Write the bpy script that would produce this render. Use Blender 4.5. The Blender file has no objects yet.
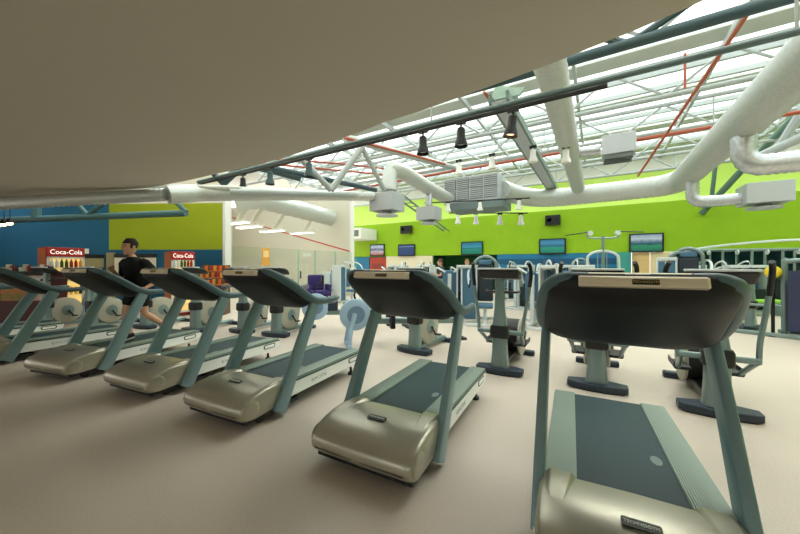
import bpy, math, random
from mathutils import Vector, Matrix, Euler
random.seed(7)
C = bpy.context.scene.collection
R = math.radians
pi = math.pi

# ------------------------------------------------------------------ materials
def lin(c):
    return tuple(((x/255)/12.92 if x/255 <= .04045 else ((x/255+.055)/1.055)**2.4) for x in c)

MATS = {}
def mat(name, rgb, rough=.5, metal=0, noise=0, nscale=8, bump=0, bscale=60, emit=0, spec=.5, coat=0, rgb2=None):
    if name in MATS: return MATS[name]
    m = bpy.data.materials.new(name); m.use_nodes = True
    nt = m.node_tree; b = nt.nodes['Principled BSDF']
    col = lin(rgb) + (1,)
    b.inputs['Base Color'].default_value = col
    b.inputs['Roughness'].default_value = rough
    b.inputs['Metallic'].default_value = metal
    b.inputs['Specular IOR Level'].default_value = spec
    b.inputs['Coat Weight'].default_value = coat
    tc = nt.nodes.new('ShaderNodeTexCoord')
    if noise or rgb2:
        n = nt.nodes.new('ShaderNodeTexNoise'); n.inputs['Scale'].default_value = nscale
        n.inputs['Detail'].default_value = 4
        nt.links.new(tc.outputs['Object'], n.inputs['Vector'])
        r = nt.nodes.new('ShaderNodeValToRGB')
        r.color_ramp.elements[0].position = .35; r.color_ramp.elements[1].position = .65
        k = max(noise, 0)
        c2 = lin(rgb2) if rgb2 else tuple(min(1, x*(1+k)) for x in col[:3])
        r.color_ramp.elements[0].color = tuple(x*(1-k) for x in col[:3]) + (1,)
        r.color_ramp.elements[1].color = tuple(c2) + (1,)
        nt.links.new(n.outputs['Fac'], r.inputs['Fac'])
        nt.links.new(r.outputs['Color'], b.inputs['Base Color'])
    if bump:
        n2 = nt.nodes.new('ShaderNodeTexNoise'); n2.inputs['Scale'].default_value = bscale
        nt.links.new(tc.outputs['Object'], n2.inputs['Vector'])
        bp = nt.nodes.new('ShaderNodeBump'); bp.inputs['Strength'].default_value = bump
        bp.inputs['Distance'].default_value = .01
        nt.links.new(n2.outputs['Fac'], bp.inputs['Height'])
        nt.links.new(bp.outputs['Normal'], b.inputs['Normal'])
    if emit:
        b.inputs['Emission Color'].default_value = col
        b.inputs['Emission Strength'].default_value = emit
    MATS[name] = m
    return m

def grille_mat(name, rgb, hole, pitch):
    m = mat(name, rgb, .55)
    nt = m.node_tree; b = nt.nodes['Principled BSDF']
    tc = nt.nodes.new('ShaderNodeTexCoord'); mp = nt.nodes.new('ShaderNodeMapping')
    mp.inputs['Scale'].default_value = (1/pitch,)*3
    nt.links.new(tc.outputs['Object'], mp.inputs['Vector'])
    sx = nt.nodes.new('ShaderNodeSeparateXYZ'); nt.links.new(mp.outputs['Vector'], sx.inputs['Vector'])
    outs = []
    for ax in ('X', 'Z'):
        f = nt.nodes.new('ShaderNodeMath'); f.operation = 'FRACT'; nt.links.new(sx.outputs[ax], f.inputs[0])
        g = nt.nodes.new('ShaderNodeMath'); g.operation = 'GREATER_THAN'; g.inputs[1].default_value = .45
        nt.links.new(f.outputs[0], g.inputs[0]); outs.append(g)
    mu = nt.nodes.new('ShaderNodeMath'); mu.operation = 'MULTIPLY'
    nt.links.new(outs[0].outputs[0], mu.inputs[0]); nt.links.new(outs[1].outputs[0], mu.inputs[1])
    mx = nt.nodes.new('ShaderNodeMix'); mx.data_type = 'RGBA'
    mx.inputs[6].default_value = lin(rgb)+(1,); mx.inputs[7].default_value = lin(hole)+(1,)
    nt.links.new(mu.outputs[0], mx.inputs[0]); nt.links.new(mx.outputs[2], b.inputs['Base Color'])
    return m

def glass_mat(name, tint, keep, gloss=.08):
    m = bpy.data.materials.new(name); m.use_nodes = True; nt = m.node_tree
    nt.nodes.remove(nt.nodes['Principled BSDF'])
    o = nt.nodes['Material Output']
    t = nt.nodes.new('ShaderNodeBsdfTransparent'); t.inputs['Color'].default_value = lin(tint)+(1,)
    g = nt.nodes.new('ShaderNodeBsdfGlossy'); g.inputs['Roughness'].default_value = .05
    d = nt.nodes.new('ShaderNodeBsdfTranslucent'); d.inputs['Color'].default_value = (.9,.95,.92,1)
    a = nt.nodes.new('ShaderNodeMixShader'); a.inputs[0].default_value = keep
    nt.links.new(t.outputs[0], a.inputs[1]); nt.links.new(d.outputs[0], a.inputs[2])
    e = nt.nodes.new('ShaderNodeMixShader'); e.inputs[0].default_value = gloss
    nt.links.new(a.outputs[0], e.inputs[1]); nt.links.new(g.outputs[0], e.inputs[2])
    nt.links.new(e.outputs[0], o.inputs['Surface'])
    MATS[name] = m
    return m

def screen_mat(name, bands, noise=.15, emit=.7):
    """TV picture: colour bands over the height with some noise"""
    m = mat(name, (0,0,0), .3); nt = m.node_tree; b = nt.nodes['Principled BSDF']
    tc = nt.nodes.new('ShaderNodeTexCoord'); sx = nt.nodes.new('ShaderNodeSeparateXYZ')
    nt.links.new(tc.outputs['Generated'], sx.inputs[0])
    n = nt.nodes.new('ShaderNodeTexNoise'); n.inputs['Scale'].default_value = 5; n.inputs['Detail'].default_value = 3
    nt.links.new(tc.outputs['Generated'], n.inputs['Vector'])
    s = nt.nodes.new('ShaderNodeMath'); s.operation = 'MULTIPLY_ADD'; s.inputs[1].default_value = noise*2; s.inputs[2].default_value = -noise
    nt.links.new(n.outputs['Fac'], s.inputs[0])
    ad = nt.nodes.new('ShaderNodeMath'); nt.links.new(sx.outputs['Z'], ad.inputs[0]); nt.links.new(s.outputs[0], ad.inputs[1])
    r = nt.nodes.new('ShaderNodeValToRGB'); r.color_ramp.interpolation = 'LINEAR'
    el = r.color_ramp.elements
    while len(el) < len(bands): el.new(.5)
    for e, (p, c) in zip(el, bands): e.position = p; e.color = lin(c)+(1,)
    nt.links.new(ad.outputs[0], r.inputs['Fac'])
    nt.links.new(r.outputs['Color'], b.inputs['Emission Color']); b.inputs['Emission Strength'].default_value = emit
    return m

M = dict(
 floor=None,
 plaster=mat('ceiling_plaster', (196,188,172), .9),
 lime=mat('lime_paint', (144,186,12), .75, noise=.03, nscale=1.5),
 skylitlime=mat('skylit_lime', (206,238,110), .8),  # lime with the bleaching of daylight put into its colour
 olive=mat('olive_lime_paint', (150,164,8), .8),
 blue=mat('petrol_blue_paint', (12,84,114), .8),
 midblue=mat('mid_blue_paint', (36,120,165), .7),
 navyband=mat('navy_band_paint', (22,84,120), .7),
 darkgreen=mat('dark_green_paint', (20,84,40), .8),
 teal=mat('teal_paint', (60,150,140), .7),
 cream=mat('cream_paint', (232,222,196), .8),
 tan=mat('beech_door', (226,190,130), .55),
 tan2=mat('pale_door', (232,212,170), .55),
 white=mat('white_paint', (236,236,230), .6),
 court=mat('court_plaster', (218,213,196), .85),
 redline=mat('red_line', (200,40,24), .6),
 steel=mat('white_painted_steel', (170,177,176), .45),
 darksteel=mat('grey_green_steel', (52,76,82), .45),
 redpipe=mat('red_sprinkler_pipe', (172,84,58), .5),
 duct=mat('foil_duct', (196,200,194), .40, metal=.35, bump=.35, bscale=30, noise=.05, nscale=20),
 duct2=mat('duct_foil_bright', (190,194,197), .26, metal=.6, bump=.5, bscale=22, noise=.1, nscale=16),
 box=mat('galvanised_box', (184,188,192), .5, metal=.2),
 grilleg=mat('grey_louvre', (112,120,118), .5, metal=.3),
 black=mat('black_plastic', (18,18,18), .45),
 blackm=mat('black_metal', (30,32,33), .4, metal=.4),
 silver=mat('champagne_silver', (178,172,154), .30, metal=.5),
 post=mat('teal_grey_metal', (128,154,158), .32, metal=.4),
 side=mat('pale_side_panel', (243,245,240), .4),
 rail=mat('ribbed_foot_rail', (136,150,138), .45, metal=.15),
 belt=mat('running_belt', (26,54,60), .5, bump=.15, bscale=300, noise=.08, nscale=60, spec=.3),
 shell=grille_mat('console_underside', (13,11,10), (4,4,4), .013),
 
 cap=mat('console_cap_silver', (234,218,190), .35, metal=.1),
 rim=mat('soft_grey_rim', (78,102,108), .45),
 gold=mat('gold_lettering', (196,168,90), .4),
 plate=mat('dark_name_plate', (62,66,58), .35, metal=.3),
 letter=mat('pale_lettering', (232,234,226), .5),
 greyletter=mat('grey_lettering', (150,158,152), .5),
 navy=mat('navy_plastic', (34,50,66), .4),
 bodycream=mat('cream_housing', (176,172,154), .4),
 greyframe=mat('silver_grey_frame', (132,152,150), .33, metal=.45),
 whiteframe=mat('pale_machine_frame', (212,220,220), .4),
 pad=mat('blue_upholstery', (70,112,140), .55),
 padd=mat('dark_upholstery', (34,46,58), .55),
 stack=mat('weight_stack', (40,48,54), .4, metal=.4),
 screen=mat('dark_screen', (10,11,12), .15),
 palebl=mat('pale_blue_shell', (168,198,222), .4),
 skin=mat('skin', (222,168,138), .55),
 hair=mat('dark_brown_hair', (40,26,18), .7),
 shirtk=mat('black_cloth', (16,14,16), .85),
 shirtg=mat('charcoal_cloth', (52,58,66), .85),
 pantsg=mat('pale_grey_cloth', (176,184,184), .85),
 shirtr=mat('red_cloth', (190,56,50), .85),
 shoe=mat('dark_shoe', (28,28,30), .6),
 sole=mat('pale_sole', (190,190,186), .6),
 eye=mat('eye', (24,18,14), .3),
 lip=mat('lip', (150,84,74), .5),
 redm=mat('cooler_red', (150,22,20), .4),
 orange=mat('cooler_side_orange', (196,110,60), .5),
 shelfw=mat('pale_shelf', (226,222,206), .5),
 yellow=mat('yellow_rubber', (236,206,30), .5),
 purple=mat('purple_fabric', (50,36,100), .8),
 greenmat=mat('green_mat', (136,196,52), .8),
 lampw=mat('lit_lamp_warm', (255,206,140), .4, emit=9),
 lampc=mat('lit_panel_white', (255,252,240), .4, emit=3.2),
 coolerlit=mat('cooler_lit_interior', (255,214,130), .5, emit=.45),
 brown=mat('brown_wood', (92,66,46), .6),
)
M['roofglass'] = glass_mat('roof_glazing', (250,253,250), .25, .04)
M['glass'] = glass_mat('court_glass', (249,252,250), .0, .04)

def floor_mat():
    m = mat('floor_vinyl', (205,190,170), .5); nt = m.node_tree; b = nt.nodes['Principled BSDF']
    tc = nt.nodes.new('ShaderNodeTexCoord')
    n = nt.nodes.new('ShaderNodeTexNoise'); n.inputs['Scale'].default_value = 90; n.inputs['Detail'].default_value = 3
    n2 = nt.nodes.new('ShaderNodeTexNoise'); n2.inputs['Scale'].default_value = .8
    nt.links.new(tc.outputs['Object'], n.inputs['Vector']); nt.links.new(tc.outputs['Object'], n2.inputs['Vector'])
    r = nt.nodes.new('ShaderNodeValToRGB')
    r.color_ramp.elements[0].position = .3; r.color_ramp.elements[0].color = lin((198,183,168))+(1,)
    r.color_ramp.elements[1].position = .7; r.color_ramp.elements[1].color = lin((212,198,183))+(1,)
    nt.links.new(n.outputs['Fac'], r.inputs['Fac'])
    nt.links.new(r.outputs['Color'], b.inputs['Base Color'])
    return m
M['floor'] = floor_mat()

# ------------------------------------------------------------------ mesh builder
class MB:
    def __init__(s): s.v = []; s.f = []
    def add(s, vs, fs, mx=None):
        o = len(s.v)
        for p in vs:
            p = Vector(p)
            s.v.append(mx @ p if mx else p)
        s.f += [tuple(i+o for i in f) for f in fs]
        return s
    def box(s, x0, x1, y0, y1, z0, z1, mx=None):
        vs = [(x0,y0,z0),(x1,y0,z0),(x1,y1,z0),(x0,y1,z0),(x0,y0,z1),(x1,y0,z1),(x1,y1,z1),(x0,y1,z1)]
        return s.add(vs, [(3,2,1,0),(4,5,6,7),(0,1,5,4),(1,2,6,5),(2,3,7,6),(3,0,4,7)], mx)
    def cbox(s, c, d, mx=None):
        return s.box(c[0]-d[0]/2, c[0]+d[0]/2, c[1]-d[1]/2, c[1]+d[1]/2, c[2]-d[2]/2, c[2]+d[2]/2, mx)
    def loft(s, rings, cap=True, closed=True, mx=None):
        n = len(rings[0]); vs = [p for r in rings for p in r]; fs = []
        for i in range(len(rings)-1):
            for j in range(n if closed else n-1):
                k = (j+1) % n
                fs.append((i*n+j, i*n+k, (i+1)*n+k, (i+1)*n+j))
        if cap:
            fs.append(tuple(reversed(range(n)))); fs.append(tuple(range((len(rings)-1)*n, len(rings)*n)))
        return s.add(vs, fs, mx)
    def prism(s, poly, axis, a0, a1, mx=None):
        """polygon in the two remaining axes, extruded along axis"""
        def P(p, a):
            if axis == 'x': return (a, p[0], p[1])
            if axis == 'y': return (p[0], a, p[1])
            return (p[0], p[1], a)
        return s.loft([[P(p, a0) for p in poly], [P(p, a1) for p in poly]], mx=mx)
    def tube(s, path, r, n=10, flat=None, mx=None, up=None):
        """r: number or list; flat=(a,b) multiplies the two cross axes"""
        P = [Vector(p) for p in path]; rr = r if isinstance(r, (list, tuple)) else [r]*len(P)
        fa, fb = flat or (1, 1)
        rings = []; prev = Vector(up) if up else None
        for i, p in enumerate(P):
            d = (P[min(i+1, len(P)-1)] - P[max(i-1, 0)])
            d = d.normalized() if d.length > 1e-9 else Vector((0,0,1))
            if prev is None: prev = Vector((0,0,1)) if abs(d.z) < .9 else Vector((0,1,0))
            u = prev - d*prev.dot(d)
            if u.length < 1e-6: u = d.orthogonal()
            u.normalize(); w = d.cross(u); prev = u
            rings.append([p + (u*math.cos(2*pi*j/n)*fa + w*math.sin(2*pi*j/n)*fb)*rr[i] for j in range(n)])
        return s.loft(rings, mx=mx)
    def ribtube(s, path, r, step=.07, amp=.04, n=18):
        P = resample(path, step)
        return s.tube(P, [r*(1+(amp if i % 2 else -amp)) for i in range(len(P))], n)
    def lathe(s, prof, n=20, mx=None):
        """profile of (r, z) about z"""
        rings = [[(max(r, 1e-4)*math.cos(2*pi*j/n), max(r, 1e-4)*math.sin(2*pi*j/n), z) for j in range(n)] for r, z in prof]
        return s.loft(rings, mx=mx)
    def ball(s, c, r, n=14, mx=None, k=8):
        rx, ry, rz = r if isinstance(r, (list, tuple)) else (r, r, r)
        rings = []
        for i in range(k+1):
            a = -pi/2 + pi*i/k; q = max(math.cos(a), .02)
            rings.append([(c[0]+rx*q*math.cos(2*pi*j/n), c[1]+ry*q*math.sin(2*pi*j/n), c[2]+rz*math.sin(a)) for j in range(n)])
        return s.loft(rings, mx=mx)
    def build(s, name, m, parent=None, bevel=0, seg=2, angle=38, sub=0):
        me = bpy.data.meshes.new(name)
        me.from_pydata([tuple(p) for p in s.v], [], s.f); me.update()
        import bmesh
        bm = bmesh.new(); bm.from_mesh(me); bmesh.ops.recalc_face_normals(bm, faces=bm.faces); bm.to_mesh(me); bm.free()
        me.shade_smooth(); me.set_sharp_from_angle(angle=R(angle))
        me.materials.append(m)
        o = bpy.data.objects.new(name, me); C.objects.link(o)
        if parent: o.parent = parent
        if bevel:
            b = o.modifiers.new('bevel', 'BEVEL'); b.width = bevel; b.segments = seg; b.limit_method = 'ANGLE'; b.angle_limit = R(40)
        if sub:
            q = o.modifiers.new('sub', 'SUBSURF'); q.levels = sub; q.render_levels = sub
        return o

def resample(path, step):
    P = [Vector(p) for p in path]; out = [P[0]]
    for a, b in zip(P, P[1:]):
        k = max(1, round((b-a).length/step))
        out += [a.lerp(b, i/k) for i in range(1, k+1)]
    return out

def curve(pts, n=8):
    """Catmull-Rom through pts"""
    P = [Vector(p) for p in pts]; P = [P[0]*2-P[1]] + P + [P[-1]*2-P[-2]]
    out = []
    for i in range(1, len(P)-2):
        a, b, c, d = P[i-1:i+3]
        for k in range(n):
            t = k/n
            out.append(.5*((2*b)+(-a+c)*t+(2*a-5*b+4*c-d)*t*t+(-a+3*b-3*c+d)*t**3))
    out.append(P[-2]); return out

def rrect(hx, hz, r, n=5):
    """rounded rectangle as 2D points"""
    out = []
    for cx, cz, a0 in ((hx-r, hz-r, 0), (-hx+r, hz-r, pi/2), (-hx+r, -hz+r, pi), (hx-r, -hz+r, 1.5*pi)):
        for i in range(n+1):
            a = a0 + pi/2*i/n
            out.append((cx+r*math.cos(a), cz+r*math.sin(a)))
    return out

def frame(o, right, up):
    r = Vector(right).normalized(); u = Vector(up); u = (u - r*u.dot(r)).normalized(); n = r.cross(u)
    m = Matrix((r, u, n)).transposed().to_4x4(); m.translation = Vector(o); return m

def lettering(body, size, mx, m, parent, name='lettering', depth=.0015, squeeze=1.0):
    cu = bpy.data.curves.new('t', 'FONT'); cu.body = body; cu.size = size; cu.extrude = depth
    cu.align_x = 'CENTER'; cu.align_y = 'CENTER'
    t = bpy.data.objects.new('t', cu)
    me = bpy.data.meshes.new_from_object(t)
    bpy.data.objects.remove(t); bpy.data.curves.remove(cu)
    me.transform(mx @ Matrix.Diagonal((squeeze, 1, 1, 1))); me.materials.clear(); me.materials.append(m); me.name = name
    o = bpy.data.objects.new(name, me); C.objects.link(o); o.parent = parent
    return o

# ------------------------------------------------------------------ object helpers
def tag(o, label=None, cat=None, group=None, kind=None):
    if label: o['label'] = label
    if cat: o['category'] = cat
    if group: o['group'] = group
    if kind: o['kind'] = kind
    return o

def thing(name, label, cat, loc=(0,0,0), rz=0, group=None):
    o = bpy.data.objects.new(name, None); o.empty_display_size = .1; C.objects.link(o)
    o.location = loc; o.rotation_euler = (0, 0, R(rz))
    return tag(o, label, cat, group)

def struct(o): o['kind'] = 'structure'; return o

def dup(o, loc=None, rz=None, label=None, parent=None):
    c = o.copy(); C.objects.link(c)
    if parent: c.parent = parent
    if loc is not None: c.location = loc
    if rz is not None: c.rotation_euler = (0, 0, R(rz))
    if label: c['label'] = label
    for ch in list(o.children): dup(ch, parent=c)
    return c

# camera numbers used only to lay the plan out: focal length in pixels, horizon row, heading
F_, CY, YAW = 325.0, 265.0, R(31.3)
sn, cs = math.sin(YAW), math.cos(YAW)
def ray(u, v):
    t = (u-400)/F_; return Vector((-sn+cs*t, cs+sn*t, (CY-v)/F_))
EYE = Vector((0, 0, 1.5))
def on_z(u, v, z=0): r = ray(u, v); return EYE + r*((z-1.5)/r.z)
def on_y(u, v, y): r = ray(u, v); return EYE + r*(y/r.y)
def on_x(u, v, x): r = ray(u, v); return EYE + r*(x/r.x)
def at(u, v, d): return EYE + ray(u, v)*d
def ground(u, d): p = at(u, CY, d); return Vector((p.x, p.y, 0))

# ================================================================== SETTING
YW = 18.0
struct(MB().box(-24, 12, -7, 26, -.2, 0).build('floor', M['floor']))

# lower gallery slab over the treadmills, with its gently bowed edge
epx = [(700,2),(664,18),(629,33),(590,48),(556,62),(510,79),(455,99),(420,111),(380,124),(335,141),(290,156),(245,168),(220,173),(185,181),(148,188),(113,191),(55,196),(0,200),(-60,204)]
ec = [(p.x, p.y) for p in (on_z(u, v, 3.1) for u, v in epx)]
dx_, dy_ = ec[0][0]-ec[2][0], ec[0][1]-ec[2][1]
ec = [(ec[0][0]+dx_*1.2, ec[0][1]+dy_*1.2)] + ec
poly = [(12.2, ec[0][1]-.15)] + ec + [(-17,.3),(-17,-7),(12.2,-7)]
struct(MB().prism(poly, 'z', 3.1, 3.55).build('ceiling', M['plaster']))

# far wall: lime band, upper wall tilted back to catch skylight and paled to look skylit, painted lower zone
struct(MB().box(-16, 12, YW, YW+.2, 2.08, 4.25).build('wall_back', M['lime']))
struct(MB().prism([(YW,4.25),(YW+.2,4.25),(YW+.75,5.75),(YW+.55,5.75)], 'x', -16, 12).build('wall_back_upper', M['skylitlime']))
struct(MB().box(-16, 12, YW+.55, YW+.75, 5.75, 6.9).build('wall_back_top', M['white']))
def xb(u): return on_y(u, CY, YW).x
def lower(name, u0, u1, m, z0=0, z1=2.08, y=YW+.02, th=.18):
    return struct(MB().box(xb(u0), xb(u1), y, y+th, z0, z1).build(name, m))
lower('wall_back_cream', 386, 432, M['cream'])
lower('wall_back_blue', 497, 616, M['midblue'])
lower('trim_1', 497, 616, M['navyband'], 1.55, 1.82, YW-.0, .02)
lower('trim_2', 497, 616, M['darkgreen'], 1.02, 1.36, YW-.0, .02)
lower('trim_3', 616, 631, M['teal'], y=YW-.12)
struct(MB().box(xb(432), xb(497), YW+1.8, YW+2, 0, 2.3).build('wall_recess', M['darkgreen']))
struct(MB().box(xb(432), xb(497), YW+.2, YW+2, 2.08, 2.2).build('ceiling_recess', M['darkgreen']))
for i, u in enumerate((432, 497)):
    struct(MB().box(xb(u)-.05, xb(u)+.05, YW+.2, YW+1.8, 0, 2.08).build('wall_recess_side', M['darkgreen']))
struct(MB().box(xb(676), 12, YW+4.5, YW+4.7, 0, 3).build('wall_free_weights', mat('free_weight_room_paint', (30,92,110), .8)))
struct(MB().box(xb(676), 12, YW+.2, YW+4.5, 2.7, 2.8).build('ceiling_free_weights', M['cream']))
struct(MB().box(xb(676)-.1, xb(676), YW+.2, YW+4.5, 0, 2.7).build('wall_free_weights_side', M['cream']))
# pair of beech doors right of the blue zone
d1 = MB().box(xb(632), xb(650)-.01, YW+.0, YW+.06, 0, 2.06).build('door_1', M['tan'], bevel=.005); struct(d1)
MB().ball((xb(648), YW-.04, 1.02), .035).build('door_handle', M['blackm'], d1)
d2 = MB().box(xb(650)+.01, xb(670), YW+.0, YW+.06, 0, 2.06).build('door_2', M['tan2'], bevel=.005); struct(d2)
MB().ball((xb(668), YW-.04, 1.12), .045).build('door_handle', M['blackm'], d2)
lower('trim_4', 670, 676, M['white'], y=YW-.05)
# blue and red doors at the far left corner of the far wall
d3 = struct(MB().box(xb(357), xb(369), YW, YW+.06, 0, 2.02).build('door_3', M['midblue']))
MB().ball((xb(359.5), YW-.03, 1.05), .04).build('door_handle', M['blackm'], d3)
d4 = struct(MB().box(xb(370), xb(386), YW, YW+.06, 0, 2.02).build('door_4', mat('brick_red_panel', (178,62,40), .6)))
MB().box(xb(372), xb(384), YW-.02, YW, 1.3, 1.6).build('vision_panel', mat('dull_red_panel', (140,52,44), .4), d4)
lower('wall_back_corner', 340, 386, M['teal'], y=YW+.08)
# right and rear shell (outside the photograph)
struct(MB().box(12, 12.2, -7, 26, 0, 6.9).build('wall_right', M['lime']))
wr = MB()
for a, b in ((-17,-12),(-8,-5.5),(-1.5,1),(5,7.5),(11.5,12.2)): wr.box(a, b, -7.2, -7, 0, 3.1)
wr.box(-17, 12.2, -7.2, -7, 0, .5); wr.box(-17, 12.2, -7.2, -7, 2.95, 3.1)
struct(wr.build('wall_front', M['cream']))
for i, (a, b) in enumerate(((-12,-8),(-5.5,-1.5),(1,5),(7.5,11.5))):
    w = struct(MB().box(a, b, -7.12, -7.09, .5, 2.95).build('window_%d' % (i+1), M['glass']))  # unseen rear windows, added to let fill daylight in from behind the camera

# left corner: petrol blue wall and olive-lime banded wall running to the squash court
PB, PC, PD = Vector((-16.6,-2.5,0)), Vector((-13.7,4.15,0)), Vector((-10.2,6.05,0))
def slabwall(name, a, b, z0, z1, m, th=.15):
    d = (b-a).normalized(); n = Vector((-d.y, d.x, 0))*th
    return struct(MB().prism([(a.x,a.y),(b.x,b.y),(b.x+n.x,b.y+n.y),(a.x+n.x,a.y+n.y)], 'z', z0, z1).build(name, m))
slabwall('wall_left', PB, PC, 0, 3.1, M['blue'])
slabwall('wall_left_upper', PB, PC, 3.1, 6.9, M['blue'])
slabwall('wall_banded', PC, PD, 0, 2.0, M['blue'])
slabwall('wall_banded_upper', PC, PD, 2.0, 3.5, M['olive'])
slabwall('wall_banded_top', PC, PD, 3.5, 6.9, M['court'])
# pale panels with a dark header on the left wall behind the runner
def onwall(a, b, u):
    """plan point of a wall line seen at column u"""
    r = ray(u, CY); d = b-a
    k = (a.x*d.y - a.y*d.x)/(r.x*d.y - r.y*d.x)
    return Vector((r.x*k, r.y*k, 0))
def wallbox(name, a, b, u0, u1, z0, z1, m, out=.02, th=.03, parent=None):
    p, q = onwall(a, b, u0), onwall(a, b, u1); d = (q-p).normalized(); n = Vector((d.y, -d.x, 0))
    p = p+n*out; q = q+n*out
    mb = MB().prism([(p.x,p.y),(q.x,q.y),(q.x+n.x*th,q.y+n.y*th),(p.x+n.x*th,p.y+n.y*th)], 'z', z0, z1)
    return mb.build(name, m, parent)

# squash court: open topped white box, glass wall facing the gym
CX, CY0, CY1 = -10.25, 6.1, 12.35
struct(MB().box(-20.2, CX, CY1, CY1+.1, 0, 5.2).build('wall_court_right', M['court']))
struct(MB().box(-20.2, CX-.05, CY0-.02, CY0+.1, 0, 5.2).build('wall_court_left', M['court']))
struct(MB().box(-20.4, -20.2, CY0, CY1, 0, 5.2).build('wall_court_front', M['court']))
struct(MB().box(CX-.10, CX+.06, CY0-.12, CY0+.09, 0, 4.6).build('trim_5', M['white'], bevel=.01))
struct(MB().box(CX-.10, CX+.06, CY1-.06, CY1+.10, 0, 4.6).build('trim_6', M['white'], bevel=.01))
x0, x1 = CX, -20.2
b = MB(); b.add([(x0,CY1-.006,2.10),(x1,CY1-.006,4.54),(x1,CY1-.006,4.60),(x0,CY1-.006,2.16),
                 (x0,CY1-.001,2.10),(x1,CY1-.001,4.54),(x1,CY1-.001,4.60),(x0,CY1-.001,2.16)],
                [(0,1,2,3),(7,6,5,4),(0,4,5,1),(1,5,6,2),(2,6,7,3),(3,7,4,0)])
struct(b.build('trim_7', M['redline']))
gl = thing('glass_wall', 'clear frameless glass wall of the squash court behind the treadmills', 'glass wall', (CX,0,0))
cuts = [CY0+.12, 7.6, 9.05, 9.95, 11.2, CY1-.04]
for i in range(5):
    pn = MB().box(-.012, .0, cuts[i]+.006, cuts[i+1]-.006, .02, 2.13).build('glass_panel', M['glass'], gl)
    if i == 2:
        MB().box(.0, .03, cuts[i]+.05, cuts[i]+.09, .95, 1.25).build('door_handle', M['blackm'], pn)
        MB().box(.0, .012, cuts[i]+.2, cuts[i]+.62, 1.86, 1.96).build('door_sign', M['white'], pn)
for yy in cuts[1:5]:
    MB().box(-.06, -.02, yy-.02, yy+.02, 0, 2.13).build('glass_fin', mat('green_glass_edge', (170,200,186), .25), gl)
# small orange notice on the glass
p = on_x(266, 256, CX+.03)
nt_ = thing('notice_board', 'narrow orange notice hanging on the squash court glass', 'sign', (CX+.01, p.y, 1.5))
MB().box(0, .02, -.16, .16, -.02, .62).build('board', mat('amber_board', (226,164,70), .5), nt_, bevel=.01)
MB().box(.02, .026, -.11, .11, .28, .52).build('printed_panel', mat('pale_amber_print', (244,214,150), .5), nt_)

# ================================================================== ROOF
trs = []
def truss(y, label, x0=-15, x1=11.9, zt=6.3, zb=5.5, rt=.055, pitch=2.2, off=0):
    t = thing('roof_truss', label, 'truss', (0, y, 0), 0, 'white steel roof trusses')
    MB().tube([(x0,0,zt),(x1,0,zt)], rt*1.15, 10).build('top_chord', M['steel'], t)
    MB().tube([(x0,0,zb),(x1,0,zb)], rt, 10).build('bottom_chord', M['steel'], t)
    w = MB(); x = x0+off; k = 0
    while x+pitch/2 < x1:
        a, b2 = (zb, zt) if k % 2 == 0 else (zt, zb)
        w.tube([(x,0,a),(x+pitch/2,0,b2)], rt*.6, 8); x += pitch/2; k += 1
    w.build('web_bracing', M['steel'], t)
    x = x0+off
    while x < x1: MB().tube([(x,0,zb),(x,0,zt)], rt*.38, 6).build('vertical_strut', M['steel'], t); x += pitch*2
    return t
truss(7.2, 'white lattice roof truss nearest the ceiling edge, first of five', off=.4)
truss(9.85, 'second white lattice roof truss beyond the ceiling edge', off=1.0)
truss(12.45, 'third white lattice roof truss, above the grey louvred air unit', off=.2)
truss(15.1, 'fourth white lattice roof truss, above the long foil duct', off=.7)
truss(17.3, 'last white lattice roof truss, right against the lime far wall', off=.1)
# heavier grey edge beam just beyond the ceiling
eb = thing('edge_beam', 'dark grey-green tubular beam along the ceiling edge under the skylight', 'beam', (0, 5.9, 0))
MB().tube([(-4,0,4.79),(11.9,0,4.79)], .08, 12).build('tube', M['darksteel'], eb)
bp0 = on_y(629,44,5.9); bp1 = on_y(690,4,5.9); bp2 = on_y(598,38,5.9)
for bq in (bp1, bp2): MB().tube([(bp0.x,0,bp0.z),(bp0.x+(bq.x-bp0.x)*1.6,-.05,bp0.z+(bq.z-bp0.z)*1.6)], .055, 8).build('brace', M['darksteel'], eb)
eb2 = thing('edge_beam', 'slimmer grey-green tube above the long spotlight track', 'beam', (0, 4.55, 0))
MB().tube([(-9,0,3.69),(11.9,0,3.69)], .035, 12).build('tube', mat('mid_grey_steel', (92,112,114), .45), eb2)
for xx in (-2.2,1.6,5): MB().tube([(xx,0,3.69),(xx,0,6.5)], .014, 6).build('hanger_rod', M['steel'], eb2)
# purlins and rafters of the glazed roof
pur = MB()
for y in (4.2,5.4,6.1,7.8,8.9,10.7,11.6,13.4,14.2,16.0,16.8): pur.box(-16, 11.9, y-.05, y+.05, 6.42, 6.55)
struct(pur.build('trim_8', M['steel']))
bands = MB()
for y0, y1 in ((2.9,3.4),(6.7,7.3),(9.5,10.1),(12.2,12.75),(14.9,15.4),(17.5,18.8)): bands.box(-16, 11.9, y0, y1, 6.58, 6.72)
struct(bands.build('ceiling_skylight_bands', mat('roof_lining', (196,200,192), .8)))
raf = MB()
for k in range(10): x = -15+k*2.9; raf.box(x-.04, x+.04, 3, 18.6, 6.30, 6.44)
struct(raf.build('trim_9', M['steel']))
k = 5
ys = [3.4,6.7,7.3,9.5,10.1,12.2,12.75,14.9,15.4,17.5]
for i in range(0, 10, 2):
    struct(MB().box(-16, 11.9, ys[i], ys[i+1], 6.60, 6.62).build('window_%d' % k, M['roofglass'])); k += 1
struct(MB().box(-21, -16, 3, 19, 6.58, 6.7).build('ceiling_left_lining', M['white']))
struct(MB().box(-17, 12.2, 2.2, 2.4, 3.55, 6.7).build('wall_gallery', M['cream']))

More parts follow.
